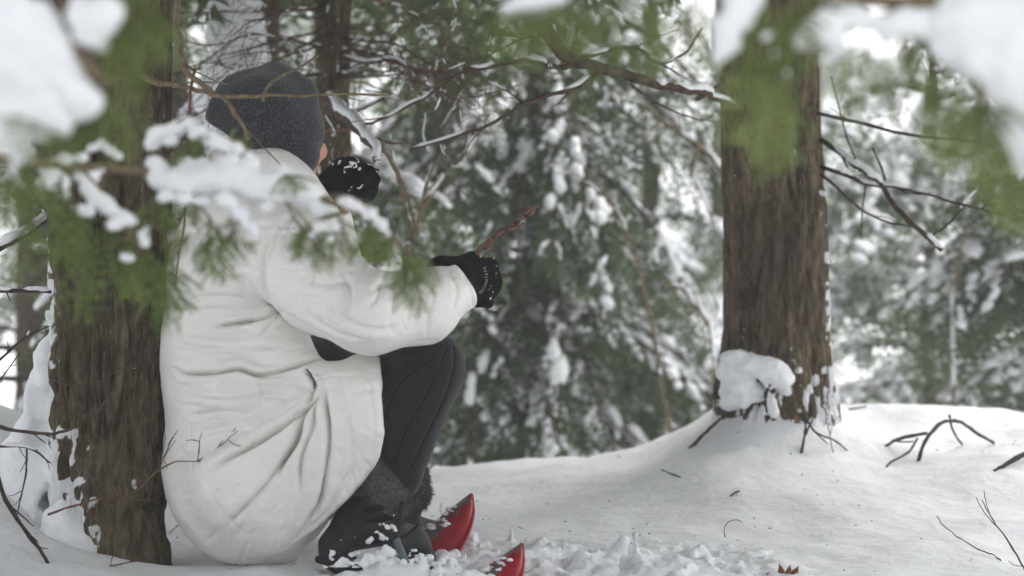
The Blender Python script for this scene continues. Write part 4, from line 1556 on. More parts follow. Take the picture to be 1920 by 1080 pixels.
uv = proj(V)
front = np.clip(-N[:, 1] * 2.0, 0, 1)
FOLDS = [  # seams and folds of the cloth on the side of the coat: points, depth mm, half width
    ([(326, 690), (350, 702), (400, 700), (450, 694), (485, 704), (530, 696), (570, 682), (606, 668)], 8, 5),
    ([(450, 696), (500, 708), (555, 700)], 4, 5),
    ([(572, 694), (584, 708), (592, 725), (586, 745), (576, 760)], 7, 4),
    ([(606, 733), (578, 768), (548, 790), (500, 818), (445, 848), (395, 880)], 12, 7),
    ([(594, 748), (572, 785), (560, 825), (535, 860), (520, 895)], 9, 6),
    ([(582, 758), (552, 830), (505, 900), (455, 955), (425, 985)], 6, 8),
    ([(608, 725), (614, 770), (618, 820), (612, 880), (598, 945), (565, 1000)], 9, 6),
    ([(600, 745), (588, 800), (565, 860), (563, 925)], 6, 6),
    ([(527, 585), (492, 598), (450, 606), (400, 613)], 8, 5),
    ([(527, 590), (505, 612), (478, 640)], 4, 6),
    ([(340, 566), (395, 556), (470, 558)], 3, 6), ([(330, 590), (400, 580), (450, 588)], 3, 6),
    ([(322, 640), (380, 655), (470, 660), (560, 652)], 3.5, 8), ([(340, 618), (420, 632), (520, 626)], 3, 7),
    ([(360, 780), (420, 770), (490, 782)], 3, 7), ([(370, 812), (430, 802), (470, 806)], 3, 6), ([(360, 745), (430, 752), (500, 742), (545, 748)], 3, 7),
    ([(357, 790), (355, 850), (360, 910)], 1.5, 3), ([(490, 700), (492, 760), (488, 815)], 1.5, 3),
    # arm-hole
    ([(512, 430), (494, 480), (496, 540), (522, 582), (575, 612), (618, 634), (640, 650)], 7, 6),
    # sleeve
    ([(640, 505), (655, 540), (652, 580), (640, 610)], 5, 8), ([(700, 545), (725, 530), (742, 548), (735, 590)], 7, 7), ([(720, 525), (705, 560), (690, 572)], 4, 6),
    ([(760, 515), (772, 560), (760, 610)], 3, 7), ([(800, 505), (812, 560), (795, 615)], 3, 6), ([(838, 502), (856, 545), (850, 585)], 3.5, 5),
    ([(560, 450), (590, 490), (580, 540)], 4, 8), ([(600, 560), (650, 600), (700, 618), (750, 612)], 3.5, 8), ([(550, 520), (600, 530), (660, 524)], 3.5, 8),
    ([(575, 590), (630, 622), (690, 640)], 3, 7), ([(860, 505), (880, 540), (886, 580)], 3, 4),
    # shoulder and back under the snowy bough
    ([(440, 470), (455, 520), (460, 560)], 3, 8), ([(545, 400), (520, 440), (500, 500)], 5, 7), ([(560, 385), (540, 430), (530, 470)], 4, 7), ([(400, 480), (430, 500), (480, 502)], 3, 7),
    # hem gathers
    ([(700, 878), (655, 935), (600, 992), (540, 1035)], 4, 5), ([(680, 905), (625, 975), (560, 1030), (500, 1052)], 4, 5), ([(650, 890), (610, 960), (545, 1020)], 3, 6),
    ([(640, 700), (655, 790), (660, 870), (640, 920)], 2.5, 7), ([(690, 690), (700, 780), (697, 850)], 2, 5),
    ([(520, 900), (470, 960), (440, 1010)], 3, 8), ([(400, 900), (420, 960), (470, 1010)], 2.5, 9),
]
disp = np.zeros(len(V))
shade_grime = np.zeros(len(V))  # dark crease shadow lines painted along the main folds, plus brownish dirt
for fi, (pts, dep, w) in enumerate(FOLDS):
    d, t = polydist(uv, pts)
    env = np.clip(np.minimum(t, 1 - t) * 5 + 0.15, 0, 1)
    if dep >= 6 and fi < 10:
        shade_grime = np.maximum(shade_grime, env * np.exp(-(d / 2.6) ** 2) * min(.62, .08 * dep) * (0.4 + 0.9 * vnoise(V * 40, 3)))
    disp += 0.00135 * dep * env * (-np.exp(-(d / (w * .55)) ** 2) + 0.42 * np.exp(-((d - 2.0 * w) / (1.5 * w)) ** 2))
# small pulled wrinkles radiating from the waist knot and lying along the sleeve
rw = np.random.RandomState(17)
for k in range(240):
    u0 = rw.uniform(320, 870)
    v0 = rw.uniform(420, 1040)
    sleeve = v0 < 660 - (u0 > 620) * 0 and u0 > 500 and v0 > 440 and v0 < 650
    if sleeve:
        an = rw.uniform(1.0, 2.2) if rw.rand() < .7 else rw.uniform(0.2, 0.6)
        ln = rw.uniform(25, 70)
    elif v0 > 720:
        an = math.atan2(735 - v0, 602 - u0) + rw.normal(0, .12)
        ln = rw.uniform(40, 130)
    else:
        an = rw.normal(0.0, .22)
        ln = rw.uniform(40, 120)
    du, dv = math.cos(an) * ln / 2, math.sin(an) * ln / 2
    bow = rw.normal(0, ln * .10)
    d, t = polydist(uv, [(u0 - du, v0 - dv), (u0 - dv * .02 * bow, v0 + bow), (u0 + du, v0 + dv)])
    w = rw.uniform(2.0, 4.5)
    env = np.clip(np.minimum(t, 1 - t) * 3, 0, 1)
    disp += 0.001 * rw.uniform(0.4, 1.7) * env * (-np.exp(-(d / w) ** 2) + 0.5 * np.exp(-((d - 2.3 * w) / (1.4 * w)) ** 2))
back = (1 - front)
disp = disp * front + (fbm(V * np.array([7, 7, 22.0]), 3, 8) - 0.5) * 0.006 + (fbm(V * np.array([6, 6, 12.0]), 2, 18) - 0.5) * 0.016 + (fbm(V * np.array([30, 30, 45.0]), 2, 28) - 0.5) * 0.0022
V = V + N * disp[:, None]
V = relax(V, Q, 1, 0.15)
mb = MB()
mb.add(V, Q, attr=np.clip(shade_grime * front, 0, .8))
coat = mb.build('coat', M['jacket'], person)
# pocket zip with its pull
mb = MB()
zp = px_path([(574, 692, 3.425), (582, 700, 3.425), (588, 712, 3.425), (589, 728, 3.43)])
from mathutils.bvhtree import BVHTree


def surf(V, Q, pts, lift=0.001):
    bv = BVHTree.FromPolygons([tuple(v) for v in V], [tuple(q) for q in Q])
    out = []
    for p in pts:
        d = np.asarray(p, float) - np.array([0, 0, CAM_Z])
        d /= np.linalg.norm(d)
        h = bv.ray_cast(Vector((0, 0, CAM_Z)), Vector(d))
        if h[0] is not None:
            out.append(np.array(h[0]) - d * lift)
    return np.array(out)


zs_ = surf(V, Q, catmull(zp, 10))
if len(zs_) > 3:
    mb.tube(zs_, .0016, 6)
    mb.tube(np.array([zs_[2], zs_[2] + [0.004, -0.003, -0.006], zs_[2] + [0.006, -0.004, -0.012]]), [.0018, .0022, .0014], 6)
    mb.build('pocket_zip', M['zip'], coat)

# leggings ---------------------------------------------------------
sd = SDF((-0.60, 3.38, 0.02), (0.02, 4.05, 0.56), 0.005)
for s, dd in (('R', 0.0), ('L', 0.30)):
    k = J['kn' + s]
    hp = J['hip' + s] + np.array([0.05, 0, .04])
    sd.cone(hp, k - np.array([0.02, 0, 0.006]), .088, .060, 0.02)
    sd.ell(k, (.060, .058, .062), 0.03)
    a = P(748, 892, 3.60 + dd) if s == 'R' else P(748, 890, 3.86)
    sd.cone(k + np.array([.000, 0, -.015]), a, .058, .0385, 0.02)
    sd.cone(k + (a - k) * .35 - np.array([.02, 0, 0]), k + (a - k) * .75 - np.array([.012, 0, 0]), .050, .040, 0.03)
    sd.cone(a, J['an' + s], .038, .034, 0.02)
sd.ell(P(628, 690, 3.72), (.07, .16, .075), 0.03)
V, Q = sd.mesh()
V = relax(V, Q, 2)
N = normals(V, Q)
V = V + N * ((fbm(V * np.array([16, 16, 9.0]), 3, 28) - 0.5) * 0.005)[:, None]
uv = proj(V)
SEAMS = [[(718, 800), (728, 765), (752, 720), (785, 690), (815, 672)], [(738, 870), (765, 800), (800, 740), (825, 690), (838, 650)], [(772, 875), (805, 805), (838, 735), (852, 680), (850, 648)]]
fr = N[:, 1] < 0.2
for sm in SEAMS:
    d, t = polydist(uv, sm)
    V = V - N * (0.0014 * np.exp(-(d / 3.0) ** 2) * fr)[:, None] + N * (0.0004 * np.exp(-((d - 8) / 4) ** 2) * fr)[:, None]
mb = MB()
mb.add(V, Q)
legg = mb.build('leggings', M['leggings'], person)
mb = MB()
for sm in SEAMS:
    q = surf(V, Q, catmull([P(a, b, 3.5) for a, b in sm], 30), -0.0006)
    if len(q) > 4:
        mb = MB()
        mb.tube(q, .0016, 5)
        mb.build('seam', M['seam'], legg)

# gloves -----------------------------------------------------------
from mathutils import Quaternion


def glove(wr, f, b, a, chains, lo, hi, seed, cuff):
    sd = SDF(lo, hi, 0.0028)
    add_hand(sd, wr, f, b, a, chains, 0.0042)
    sd.cone(wr - f * cuff, wr + f * 0.01, 0.031, 0.031, 0.012)
    sd.noise(0.0012, 120, 2, seed)
    V, Q = sd.mesh()
    V = relax(V, Q, 1, .4)
    mb = MB()
    mb.add(V, Q)
    return mb.build('glove', M['glove'], person), V, Q


gR, gV, gQ = glove(wR, fR, bR, aR, chR, (-0.18, 3.38, 0.40), (0.06, 3.72, 0.68), 5, 0.012)
gL, gV2, gQ2 = glove(wL, fL, bL, aL, chL, (-0.48, 3.75, 0.50), (-0.15, 4.05, 0.86), 6, 0.075)
# snow stuck to the gloves
for g, (vv, qq), spots in ((gR, (gV, gQ), [(898, 474, 4), (904, 472, 3.5), (922, 478, 2.6), (929, 499, 2), (932, 508, 2), (930, 517, 2.4), (918, 541, 2.4), (923, 547, 2.2), (918, 556, 3.4), (853, 482, 2)]),
                           (gL, (gV2, gQ2), [(652, 314, 6), (662, 310, 6), (668, 316, 5), (630, 308, 5), (637, 304, 4.5), (646, 320, 4), (656, 356, 3), (671, 352, 4), (676, 346, 3.5), (668, 308, 4)])):
    sdg = SDF(vv.min(0) - .02, vv.max(0) + .02, 0.0016)
    hitn = 0
    for k, (a, b, r) in enumerate(spots):
        d = 3.5 if g is gR else 3.9
        for off in ((0, 0), (-4, 2), (4, 3), (0, 6), (-7, 4), (-12, 0), (0, 12)):
            hit = surf(vv, qq, [P(a + off[0], b + off[1], d)], 0.0)
            if len(hit):
                s = r * 0.00095
                rk = np.random.RandomState(k)
                for q in range(4):
                    sdg.ell(hit[0] + rk.normal(0, s * .7, 3), s * rk.uniform(.35, .7), 0.002)
                hitn += 1
                break
    if hitn:
        sdg.noise(0.0012, 260, 2, 3)
        mb = MB()
        mb.add(*sdg.mesh())
        o = mb.build('stuck_snow', M['snow'], g)
        o['kind'] = 'stuff'
# small arched lettering on the back of the right glove
word = "Thinsulate"
arc = catmull([P(902, 549, 3.5), P(909, 535, 3.5), P(912, 520, 3.5), P(908, 503, 3.5)], len(word))
hits = surf(gV, gQ, arc, 0.0012)
if len(hits) == len(word):
    letters = MB()
    for i, chh in enumerate(word):
        cu = bpy.data.curves.new('letter', 'FONT')
        cu.body = chh
        cu.size = 0.0088
        cu.align_x = 'CENTER'
        cu.align_y = 'CENTER'
        cu.extrude = 0.0005
        to = bpy.data.objects.new('letter', cu)
        COL.objects.link(to)
        bpy.context.view_layer.update()
        me = to.to_mesh()
        vv = np.array([v.co[:] for v in me.vertices])
        me.calc_loop_triangles()
        tt = np.array([t.vertices[:] for t in me.loop_triangles])
        to.to_mesh_clear()
        bpy.data.objects.remove(to)
        tan = nrm(hits[min(i + 1, len(word) - 1)] - hits[max(i - 1, 0)])
        out_n = nrm(np.array([0.25, -1.0, 0.1]) - tan * np.dot(tan, [0.25, -1.0, 0.1]))
        upv = np.cross(out_n, tan)
        letters.add(vv @ np.stack([tan, upv, out_n], 0) + hits[i], tris=tt)
    o = letters.build('lettering', M['thread'], gR, smooth_shade=False)
    o['kind'] = 'stuff'

# boots ------------------------------------------------------------
def boot(shaft, heel, toe, cuff, seed, d):
    lo = np.minimum.reduce([shaft[0], heel, toe, cuff[0], cuff[1]]) - 0.10
    hi = np.maximum.reduce([shaft[0], heel, toe, cuff[0], cuff[1]]) + 0.10
    sd = SDF(lo, hi, 0.005)
    sd.cone(shaft[0], shaft[1], .052, .050, 0.02)
    sd.cone(shaft[1], heel, .048, .040, 0.03)
    sd.cone(shaft[1] + np.array([0.02, 0, -.02]), toe, .046, .038, 0.03)
    sd.cone(heel, toe, .040, .036, 0.02)
    sd.noise(0.006, 32, 3, seed)
    V, Q = sd.mesh()
    V = relax(V, Q, 1)
    mb = MB()
    mb.add(V, Q)
    bt = mb.build('boot', M['boot'], person)
    # welt of the sole, ankle strap and a seam over the instep
    hv, tv = np.asarray(heel, float), np.asarray(toe, float)
    fwd_ = nrm((tv - hv) * [1, 1, 0])
    out_ = np.array([fwd_[1], -fwd_[0], 0])
    if out_[1] > 0:
        out_ = -out_
    mb = MB()
    ctr = (hv + tv) / 2 - np.array([0, 0, .016])
    ln = np.linalg.norm((tv - hv)[:2]) / 2 + .042
    loop = np.array([ctr + fwd_ * ln * math.cos(q) + out_ * .047 * math.sin(q) for q in np.linspace(0, 2 * math.pi, 40)])
    mb.tube(loop, .007, 8)
    mb.build('sole_welt', M['boot'], bt)
    for q0 in (.35, .75):
        c0 = np.asarray(shaft[0]) * (1 - q0) + np.asarray(shaft[1]) * q0
        ring = np.array([c0 + np.array([math.cos(q) * .055, math.sin(q) * .055, .012 * math.cos(q)]) for q in np.linspace(0, 2 * math.pi, 36)])
        mb = MB()
        mb.tube(ring, .0038, 8, squash=1.6)
        mb.build('boot_seam', M['seam'], bt)
    # fur cuff: a slumped roll with hair
    sd = SDF(lo, hi + [0, 0, .05], 0.005)
    sd.cone(cuff[0], cuff[1], cuff[2], cuff[3], 0.02)
    n_, u_ = nrm(cuff[1] - cuff[0]), None
    for k in range(14):
        an = k / 14 * 2 * math.pi
        s1 = nrm(np.cross(n_, [0, 1, 0.01]))
        s2 = np.cross(n_, s1)
        c = (cuff[0] + cuff[1]) / 2 + (s1 * math.cos(an) + s2 * math.sin(an)) * cuff[2] * .86 + n_ * math.sin(k * 2.1) * .010
        sd.ell(c, (.030, .030, .031), 0.012)
    sd.noise(0.006, 40, 3, seed + 1)
    V, Q = sd.mesh()
    V = relax(V, Q, 2)
    N = normals(V, Q)
    mb = MB()
    mb.add(V, Q)
    r = np.random.RandomState(seed)
    for i in r.choice(len(V), 7000):
        dv = N[i] * 0.7 + r.normal(0, .35, 3) + np.array([0.1, 0, -0.5])
        dv /= np.linalg.norm(dv)
        w = np.cross(dv, [0.2, 1, 0.3])
        w = w / np.linalg.norm(w) * .0006
        l = r.uniform(.006, .014)
        b0 = V[i] - N[i] * 0.001
        mb.add([b0 - w, b0 + w, b0 + dv * l + r.normal(0, .001, 3)], tris=[(0, 1, 2)])
    o = mb.build('fur_cuff', M['fur'], bt)
    o['kind'] = 'stuff'
    return bt


btR = boot([P(722, 925, 3.60), P(680, 990, 3.58)], P(640, 1028, 3.56), P(768, 1025, 3.62), (P(700, 922, 3.60), P(736, 906, 3.60), .048, .044), 9, 3.58)
btL = boot([P(748, 930, 3.86), P(725, 985, 3.86)], P(700, 1020, 3.84), P(800, 1015, 3.92), (P(745, 908, 3.86), P(768, 894, 3.86), .038, .034), 19, 3.86)
# straps across the right boot and snow caked on it
mb = MB()
for pts, w in [([(655, 1032, 3.50), (690, 1026, 3.505), (730, 1018, 3.52), (765, 1002, 3.545), (785, 985, 3.575)], .0045), ([(742, 1010, 3.52), (752, 1035, 3.515), (764, 1062, 3.52)], .007), ([(755, 940, 3.545), (748, 985, 3.53), (742, 1010, 3.52)], .005)]:
    mb = MB()
    mb.tube(catmull(px_path(pts), 12), w, 8, squash=.55)
    mb.build('strap', M['strap'] if w > .006 else M['boot'], btR)
rb = np.random.RandomState(41)
sdb = SDF(P(580, 1085, 3.40), P(880, 930, 3.66), 0.0030)
for (a, b, r, n) in [(655, 1052, 22, 22), (700, 1045, 26, 34), (725, 1038, 16, 18), (672, 1012, 8, 6), (700, 1012, 7, 7), (722, 1008, 9, 9), (735, 968, 7, 5), (722, 987, 7, 6), (736, 990, 6, 5), (622, 1030, 7, 5), (745, 1060, 20, 20), (640, 1012, 5, 3), (618, 1050, 10, 6), (790, 1054, 16, 16), (822, 1062, 18, 18), (688, 1016, 6, 4), (710, 1000, 5, 4), (640, 1066, 24, 26), (690, 1070, 26, 30), (760, 1068, 26, 30), (800, 1070, 24, 24), (615, 1070, 16, 14), (770, 1040, 12, 10)]:
    for q in range(n):
        pb = P(a + rb.normal(0, r * .6), b + rb.normal(0, r * .42), 3.52 + rb.uniform(-.012, .03) + (0.03 if a > 760 else 0))
        sz = rb.uniform(.0018, .0065) * (1.3 if r > 15 else .7)
        sdb.ell(pb, (sz * rb.uniform(.8, 1.5), sz, sz * rb.uniform(.7, 1.2)), .003)
sdb.noise(0.0035, 95, 3, 5)
sdb.noise(0.0015, 260, 2, 6)
mb = MB()
mb.add(*sdb.mesh())
o = mb.build('caked_snow', M['snow'], btR)
o['kind'] = 'stuff'

# snowshoes --------------------------------------------------------
def snowshoe(label, tip, base, heel, seed):
    """red moulded deck whose tip curls up; base: where the curl leaves the snow"""
    t = thing('snowshoe', label, 'snowshoe', tuple(base), 'red snowshoes on the boots')
    tip, base, heel = [np.asarray(q, float) for q in (tip, base, heel)]
    fw = nrm((base - heel) * [1, 1, 0])
    sd_ = np.array([fw[1], -fw[0], 0])         # towards the camera side
    if sd_[1] > 0:
        sd_ = -sd_
    n = 44
    rows = []
    hx = np.dot(tip - base, fw)
    hz = tip[2] - base[2]
    L0 = np.linalg.norm((base - heel)[:2])
    NW = 15
    at = []
    for i in range(n):
        s = i / (n - 1)
        if s < .45:
            q = s / .45
            c = heel * (1 - q) + base * q
            wdt = .085 * min(1, .55 + q * 1.2)
            tang = fw
        else:
            q = (s - .45) / .55
            c = base + fw * hx * q + np.array([0, 0, hz * q ** 1.04])
            wdt = .085 * math.sqrt(max(0, 1 - q ** 2.1)) + .0015
        for j in range(NW):
            w = (j / (NW - 1) - .5) * 2
            crown = -0.070 * abs(w) ** 2.6 * (wdt / .085) ** .8
            rows.append(c + sd_ * w * wdt + np.array([0, 0, crown]))
            at.append(1.0 - abs(w) ** 2 * 1.35 - (0.3 if s < .45 else 0))
    V = np.array(rows)
    ii = np.array([[a * NW + b for b in range(NW - 1)] for a in range(n - 1)]).ravel()
    Q = np.stack([ii, ii + 1, ii + NW + 1, ii + NW], -1)
    N = normals(V, Q)
    if N[:, 2].mean() < 0:
        N = -N
    m = len(V)
    mb = MB()
    edge = []
    ring = [j for j in range(NW)] + [a * NW + NW - 1 for a in range(1, n)] + [(n - 1) * NW + j for j in range(NW - 2, -1, -1)] + [a * NW for a in range(n - 2, 0, -1)]
    for k in range(len(ring)):
        a, b = ring[k], ring[(k + 1) % len(ring)]
        edge.append((a, b, b + m, a + m))
    mb.add(np.vstack([V, V - N * .005]), np.vstack([Q, Q[:, ::-1] + m, np.array(edge)]), attr=np.array(at + [0.0] * m))
    mb.build('deck', M['red'], t)
    # rim bead
    mb = MB()
    rimp = [V[a * NW + NW - 1] for a in range(n)] + [V[a * NW] for a in range(n - 1, -1, -1)]
    mb.tube(np.array(rimp), .0035, 6, attr=0.0)
    mb.build('rim', M['red'], t)
    mb = MB()
    r = np.random.RandomState(seed)
    for k in range(34):
        i = r.randint(int(n * .42), n - 6)
        j = r.randint(3, NW - 4)
        p = V[i * NW + j]
        s = r.uniform(.002, .007) * (1.5 if i < n * .6 else .8)
        lump(mb, p + N[i * NW + j] * s * .3, (s * 1.7, s * 1.2, s * .6), k, False, .5, 1.8, rot=r.rand() * 6)
    o = mb.build('stuck_snow', M['snow'], t)
    o['kind'] = 'stuff'
    # binding plate beside the boot
    mb = MB()
    mid = heel * .25 + base * .75
    for k, (u, w_) in enumerate([(-.045, .05), (.0, .055)]):
        c = mid + fw * u + sd_ * w_
        f2 = nrm(fw + np.array([0, 0, .5 - .9 * k]))
        mb = MB()
        mb.tube(np.array([c - f2 * .020 + [0, 0, .006], c + [0, 0, .014], c + f2 * .020 + [0, 0, .022]]), [.012, .013, .009], 8, squash=.28)
        mb.build('binding_strap', M['strap'], t)
    return t


snowshoe('far red snowshoe, its upturned tip beside the fur-cuffed boot', P(886, 925, 3.82), P(782, 1010, 3.79), P(640, 1050, 3.74), 3)
snowshoe('near red snowshoe, its tip sticking out of broken snow at the bottom edge', P(979, 1018, 3.60), P(890, 1082, 3.58), P(640, 1100, 3.52), 4)

# twig held in the right hand ---------------------------------------
tw = thing('twig', 'reddish brown twig held up in the right glove', 'twig', tuple(P(895, 470, 3.56)))
mb = MB()
branch_tubes(mb, None, px_path([(893, 505, 3.56), (898, 468, 3.57), (925, 448, 3.59), (960, 426, 3.62), (990, 402, 3.65), (1012, 389, 3.67)]), .0052, .0024, 91, 0, 0)
mb.build('stem', M['redtwig'], tw)
for k, pts in enumerate([[(925, 448, 3.59), (932, 436, 3.58), (944, 434, 3.58)], [(950, 432, 3.61), (966, 428, 3.62), (985, 418, 3.62)], [(968, 420, 3.63), (974, 410, 3.62), (984, 410, 3.62)], [(985, 406, 3.65), (998, 400, 3.64), (1003, 390, 3.64)], [(905, 466, 3.57), (915, 462, 3.56), (925, 455, 3.56)]]):
    mb = MB()
    mb.tube(px_path(pts), [.0032, .0036, .0018], 6)
    mb.build('side_shoot', M['redtwig'], tw)
# ------------------------------------------------------------------ snowy boughs hanging in the foreground
def snow_plate(lobes, h, noise_amp, seed, lo=None, hi=None, k=0.35, nfreq=40):
    """lobes: (px, py, d, radius px) rounded pillows of snow that run together"""
    C = np.array([P(a, b, d) for a, b, d, r in lobes])
    R = np.array([r / FPX * d for a, b, d, r in lobes])
    sd = SDF((C - R[:, None]).min(0) - .03, (C + R[:, None]).max(0) + .03, h)
    rr = np.random.RandomState(seed)
    for c, r in zip(C, R):
        sd.ell(c, (r * rr.uniform(.95, 1.25), r * .85, r * rr.uniform(.8, 1.0)), r * k)
    sd.noise(noise_amp, nfreq, 3, seed)
    V, Q = sd.mesh()
    mb = MB()
    mb.add(V, Q)
    return mb


def hang_sprays(mb, lst, seed, tint=0.45, n_each=2, jit=10):
    """lst: (px0, py0, px1, py1, d) sprays hanging from one point towards another"""
    r = np.random.RandomState(seed)
    for (a, b, c, e, d) in lst:
        for q in range(n_each):
            p0 = P(a + r.normal(0, jit), b + r.normal(0, jit * .5), d + r.normal(0, .02))
            p1 = P(c + r.normal(0, jit), e + r.normal(0, jit), d + r.normal(0, .05))
            L = np.linalg.norm(p1 - p0)
            put_spray(mb, NEAR[r.randint(4)], p0, p1 - p0, L / 0.20, 0.0, tint + r.uniform(-.35, .45), 0, 1, up=(r.normal(0, .5), -1.0, 0.5))


def fore_tree(label, x, y, seed):
    t = thing('foreground_hemlock_tree', label, 'tree', (x, y, float(ground_z(x, y))))
    g = float(ground_z(x, y))
    mb = MB()
    make_trunk(mb, [(x, y, g - .1), (x, y, .5), (x, y, 1.5), (x, y, 6.8)], [.09, .08, .07, .02], 100, (g - .1, 1.6, .02), seed, .007, 32, lambda TH, Z, n2, rd: (n2 > .74) * .7)
    mb.build('trunk', M['bark'], t)
    fol, snw, wood = MB(), MB(), MB()
    conifer_crown(fol, snw, wood, (x, y), 2.9, 6.7, 2.2, 56, seed + 1, 0.6, 0.4, None, 0.3, 8, tpl=COARSE, size=1.4)  # unseen crown, extended tall and dense to block sky light over the foreground
    wood.build('limbs', M['bark_d'], t)
    fol.build('crown', M['needle'], t, props={'kind': 'stuff'})
    snw.build('crown_snow', M['snow'], t, props={'kind': 'stuff'})
    return t


fl = fore_tree('blurred snow-laden green hemlock boughs reaching in from the left across the seated back', -1.15, 1.95, 900)
fr = fore_tree('blurred snow-laden green hemlock boughs hanging from the upper right before the right trunk', 1.30, 1.80, 930)


def bough(tree, start, stem, r0, r1, lobes, sprays, seed, h, namp, tint=.45, k=.35, nfreq=40, n_each=1, shoots=()):
    mb = MB()
    pts = [np.asarray(start, float)] + [P(*q) for q in stem]
    pp = catmull(pts, 40)
    mb.tube(pp, np.linspace(r0, r1, 40), 7)
    for sh in shoots:
        q = catmull([P(*s) for s in sh], 14)
        mb.tube(q, np.linspace(r1 * 1.1, r1 * .5, 14), 6)
    br = mb.build('bough', M['paletwig'], tree)
    mb = MB()
    hang_sprays(mb, sprays, seed, tint, n_each)
    o = mb.build('needles', [M['needle_near'], M['greentwig']], br, props={'kind': 'stuff'})
    for q, grp in enumerate(lobes):
        mb = snow_plate(grp, h, namp, seed + q, k=k, nfreq=nfreq)
        mb.build('snow_load', M['snow'], br)
    return br


# upper left: the nearest, thickest load
D = 1.72
bough(fl, (-1.13, 1.93, 0.98), [(-160, 40, 1.76), (40, 60, D), (120, 85, D), (150, 105, D), (200, 150, D), (245, 120, D + .03)], .012, .003,
      [[(20, 30, D, 66), (60, 50, D, 55), (20, 120, D, 78), (75, 130, D, 72), (120, 170, D, 58), (60, 205, D, 62), (20, 240, D, 50), (150, 195, D, 40), (30, 285, D, 24), (28, 312, D, 12), (100, 220, D, 40), (-40, 120, D, 90), (-40, 240, D, 50), (95, 70, D, 30)],
       [(178, 30, D, 46), (165, 70, D, 28), (205, 20, D, 30), (180, 85, D, 18), (150, 10, D, 30)]],
      [(230, -10, 260, 80, D + .04), (250, 0, 290, 90, D + .05), (240, 60, 245, 150, D + .05), (250, 90, 252, 185, D + .06), (280, 20, 300, 70, D + .05), (225, 30, 215, 100, D + .04),
       (190, 190, 150, 245, D + .02), (160, 215, 120, 262, D + .02), (200, 180, 195, 235, D + .02), (120, 240, 70, 270, D + .02), (170, 100, 190, 130, D + .02),
       (40, 290, 20, 400, D + .02), (60, 300, 70, 380, D + .04), (10, 300, 5, 380, D + .02), (270, -30, 300, 30, D + .06)],
      21, .0045, .007, .42, nfreq=60)

# the long bough lying across the trunk and the coat
E = 2.42
lobesB = [
    # upper arcs next to the hat
    [(355, 232, E + .02, 14), (372, 248, E + .01, 18), (395, 262, E, 18), (420, 270, E, 15), (445, 280, E, 14), (470, 291, E, 10), (300, 250, E + .02, 20), (285, 272, E + .02, 16), (325, 243, E + .02, 17), (320, 262, E, 14)],
    # main slab
    [(292, 310, E, 20), (310, 335, E, 30), (345, 340, E, 34), (385, 335, E, 34), (425, 335, E, 33), (465, 340, E, 32), (500, 350, E, 34), (540, 350, E, 30), (575, 365, E, 26), (600, 395, E, 20), (310, 368, E - .02, 16), (345, 372, E - .02, 18), (380, 378, E - .02, 14), (420, 375, E - .02, 20),
     (450, 400, E - .02, 16), (470, 425, E - .02, 14), (478, 440, E - .02, 8), (500, 385, E - .02, 16), (560, 335, E, 14), (530, 318, E, 13), (470, 305, E, 17), (420, 305, E, 16), (380, 305, E, 14), (600, 425, E - .02, 15), (618, 448, E - .02, 11), (585, 440, E - .02, 9), (628, 425, E - .02, 10), (440, 296, E, 12), (350, 305, E, 14)],
    # right tip
    [(648, 380, E, 14), (668, 390, E, 14), (690, 405, E, 15), (710, 420, E, 14), (722, 440, E, 13), (738, 458, E, 11), (748, 468, E, 7), (700, 395, E, 8)],
    # left of the trunk edge
    [(92, 312, E - .05, 18), (120, 300, E - .05, 18), (150, 296, E - .05, 14), (110, 340, E - .05, 22), (85, 345, E - .05, 16), (120, 365, E - .05, 13), (190, 270, E - .03, 12), (205, 282, E - .03, 13), (222, 294, E - .03, 8), (170, 276, E - .03, 11)],
    [(150, 330, E - .03, 14), (175, 328, E - .03, 16), (195, 320, E - .03, 8), (165, 355, E - .03, 18), (185, 375, E - .03, 19), (205, 392, E - .03, 20), (228, 408, E - .03, 20), (248, 415, E - .03, 13), (215, 420, E - .04, 14), (150, 395, E - .04, 14), (170, 398, E - .04, 10)],
    [(268, 440, E - .03, 11), (272, 455, E - .03, 11), (276, 428, E - .03, 6)],
    [(238, 485, E - .03, 12), (232, 482, E - .03, 8)],
]
sprB = [(230, 425, 130, 585, E), (215, 430, 150, 540, E), (250, 440, 205, 570, E), (265, 450, 300, 605, E), (285, 460, 335, 605, E), (200, 425, 110, 500, E), (175, 410, 70, 478, E), (300, 470, 290, 580, E), (240, 440, 250, 560, E), (160, 430, 60, 460, E), (320, 480, 345, 600, E),
        (330, 395, 320, 440, E), (345, 440, 310, 490, E), (405, 410, 395, 530, E), (415, 420, 430, 520, E), (400, 440, 360, 500, E), (420, 430, 470, 470, E), (380, 390, 350, 420, E),
        (545, 380, 550, 430, E), (575, 420, 530, 460, E), (590, 440, 610, 492, E), (560, 440, 545, 480, E), (620, 430, 590, 470, E), (650, 400, 640, 480, E), (690, 430, 680, 480, E), (700, 430, 720, 480, E), (740, 450, 700, 480, E),
        (765, 470, 770, 555, E), (775, 480, 815, 510, E), (770, 490, 740, 530, E), (790, 490, 800, 540, E), (760, 480, 755, 530, E), (780, 500, 775, 570, E), (720, 440, 650, 470, E),
        (420, 262, 470, 278, E + .01), (430, 258, 400, 300, E + .01), (360, 255, 340, 300, E + .01), (520, 320, 560, 345, E), (400, 255, 370, 300, E), (450, 270, 480, 300, E),
        (60, 320, 40, 440, E - .1), (80, 330, 95, 470, E - .1), (110, 330, 100, 460, E - .08), (140, 380, 135, 470, E - .06), (20, 330, 10, 440, E - .1), (30, 350, 60, 450, E - .12), (150, 300, 80, 360, E - .05), (45, 420, 20, 500, E - .1),
        (310, 370, 290, 400, E), (300, 350, 270, 385, E), (440, 400, 440, 440, E), (640, 400, 600, 400, E)]
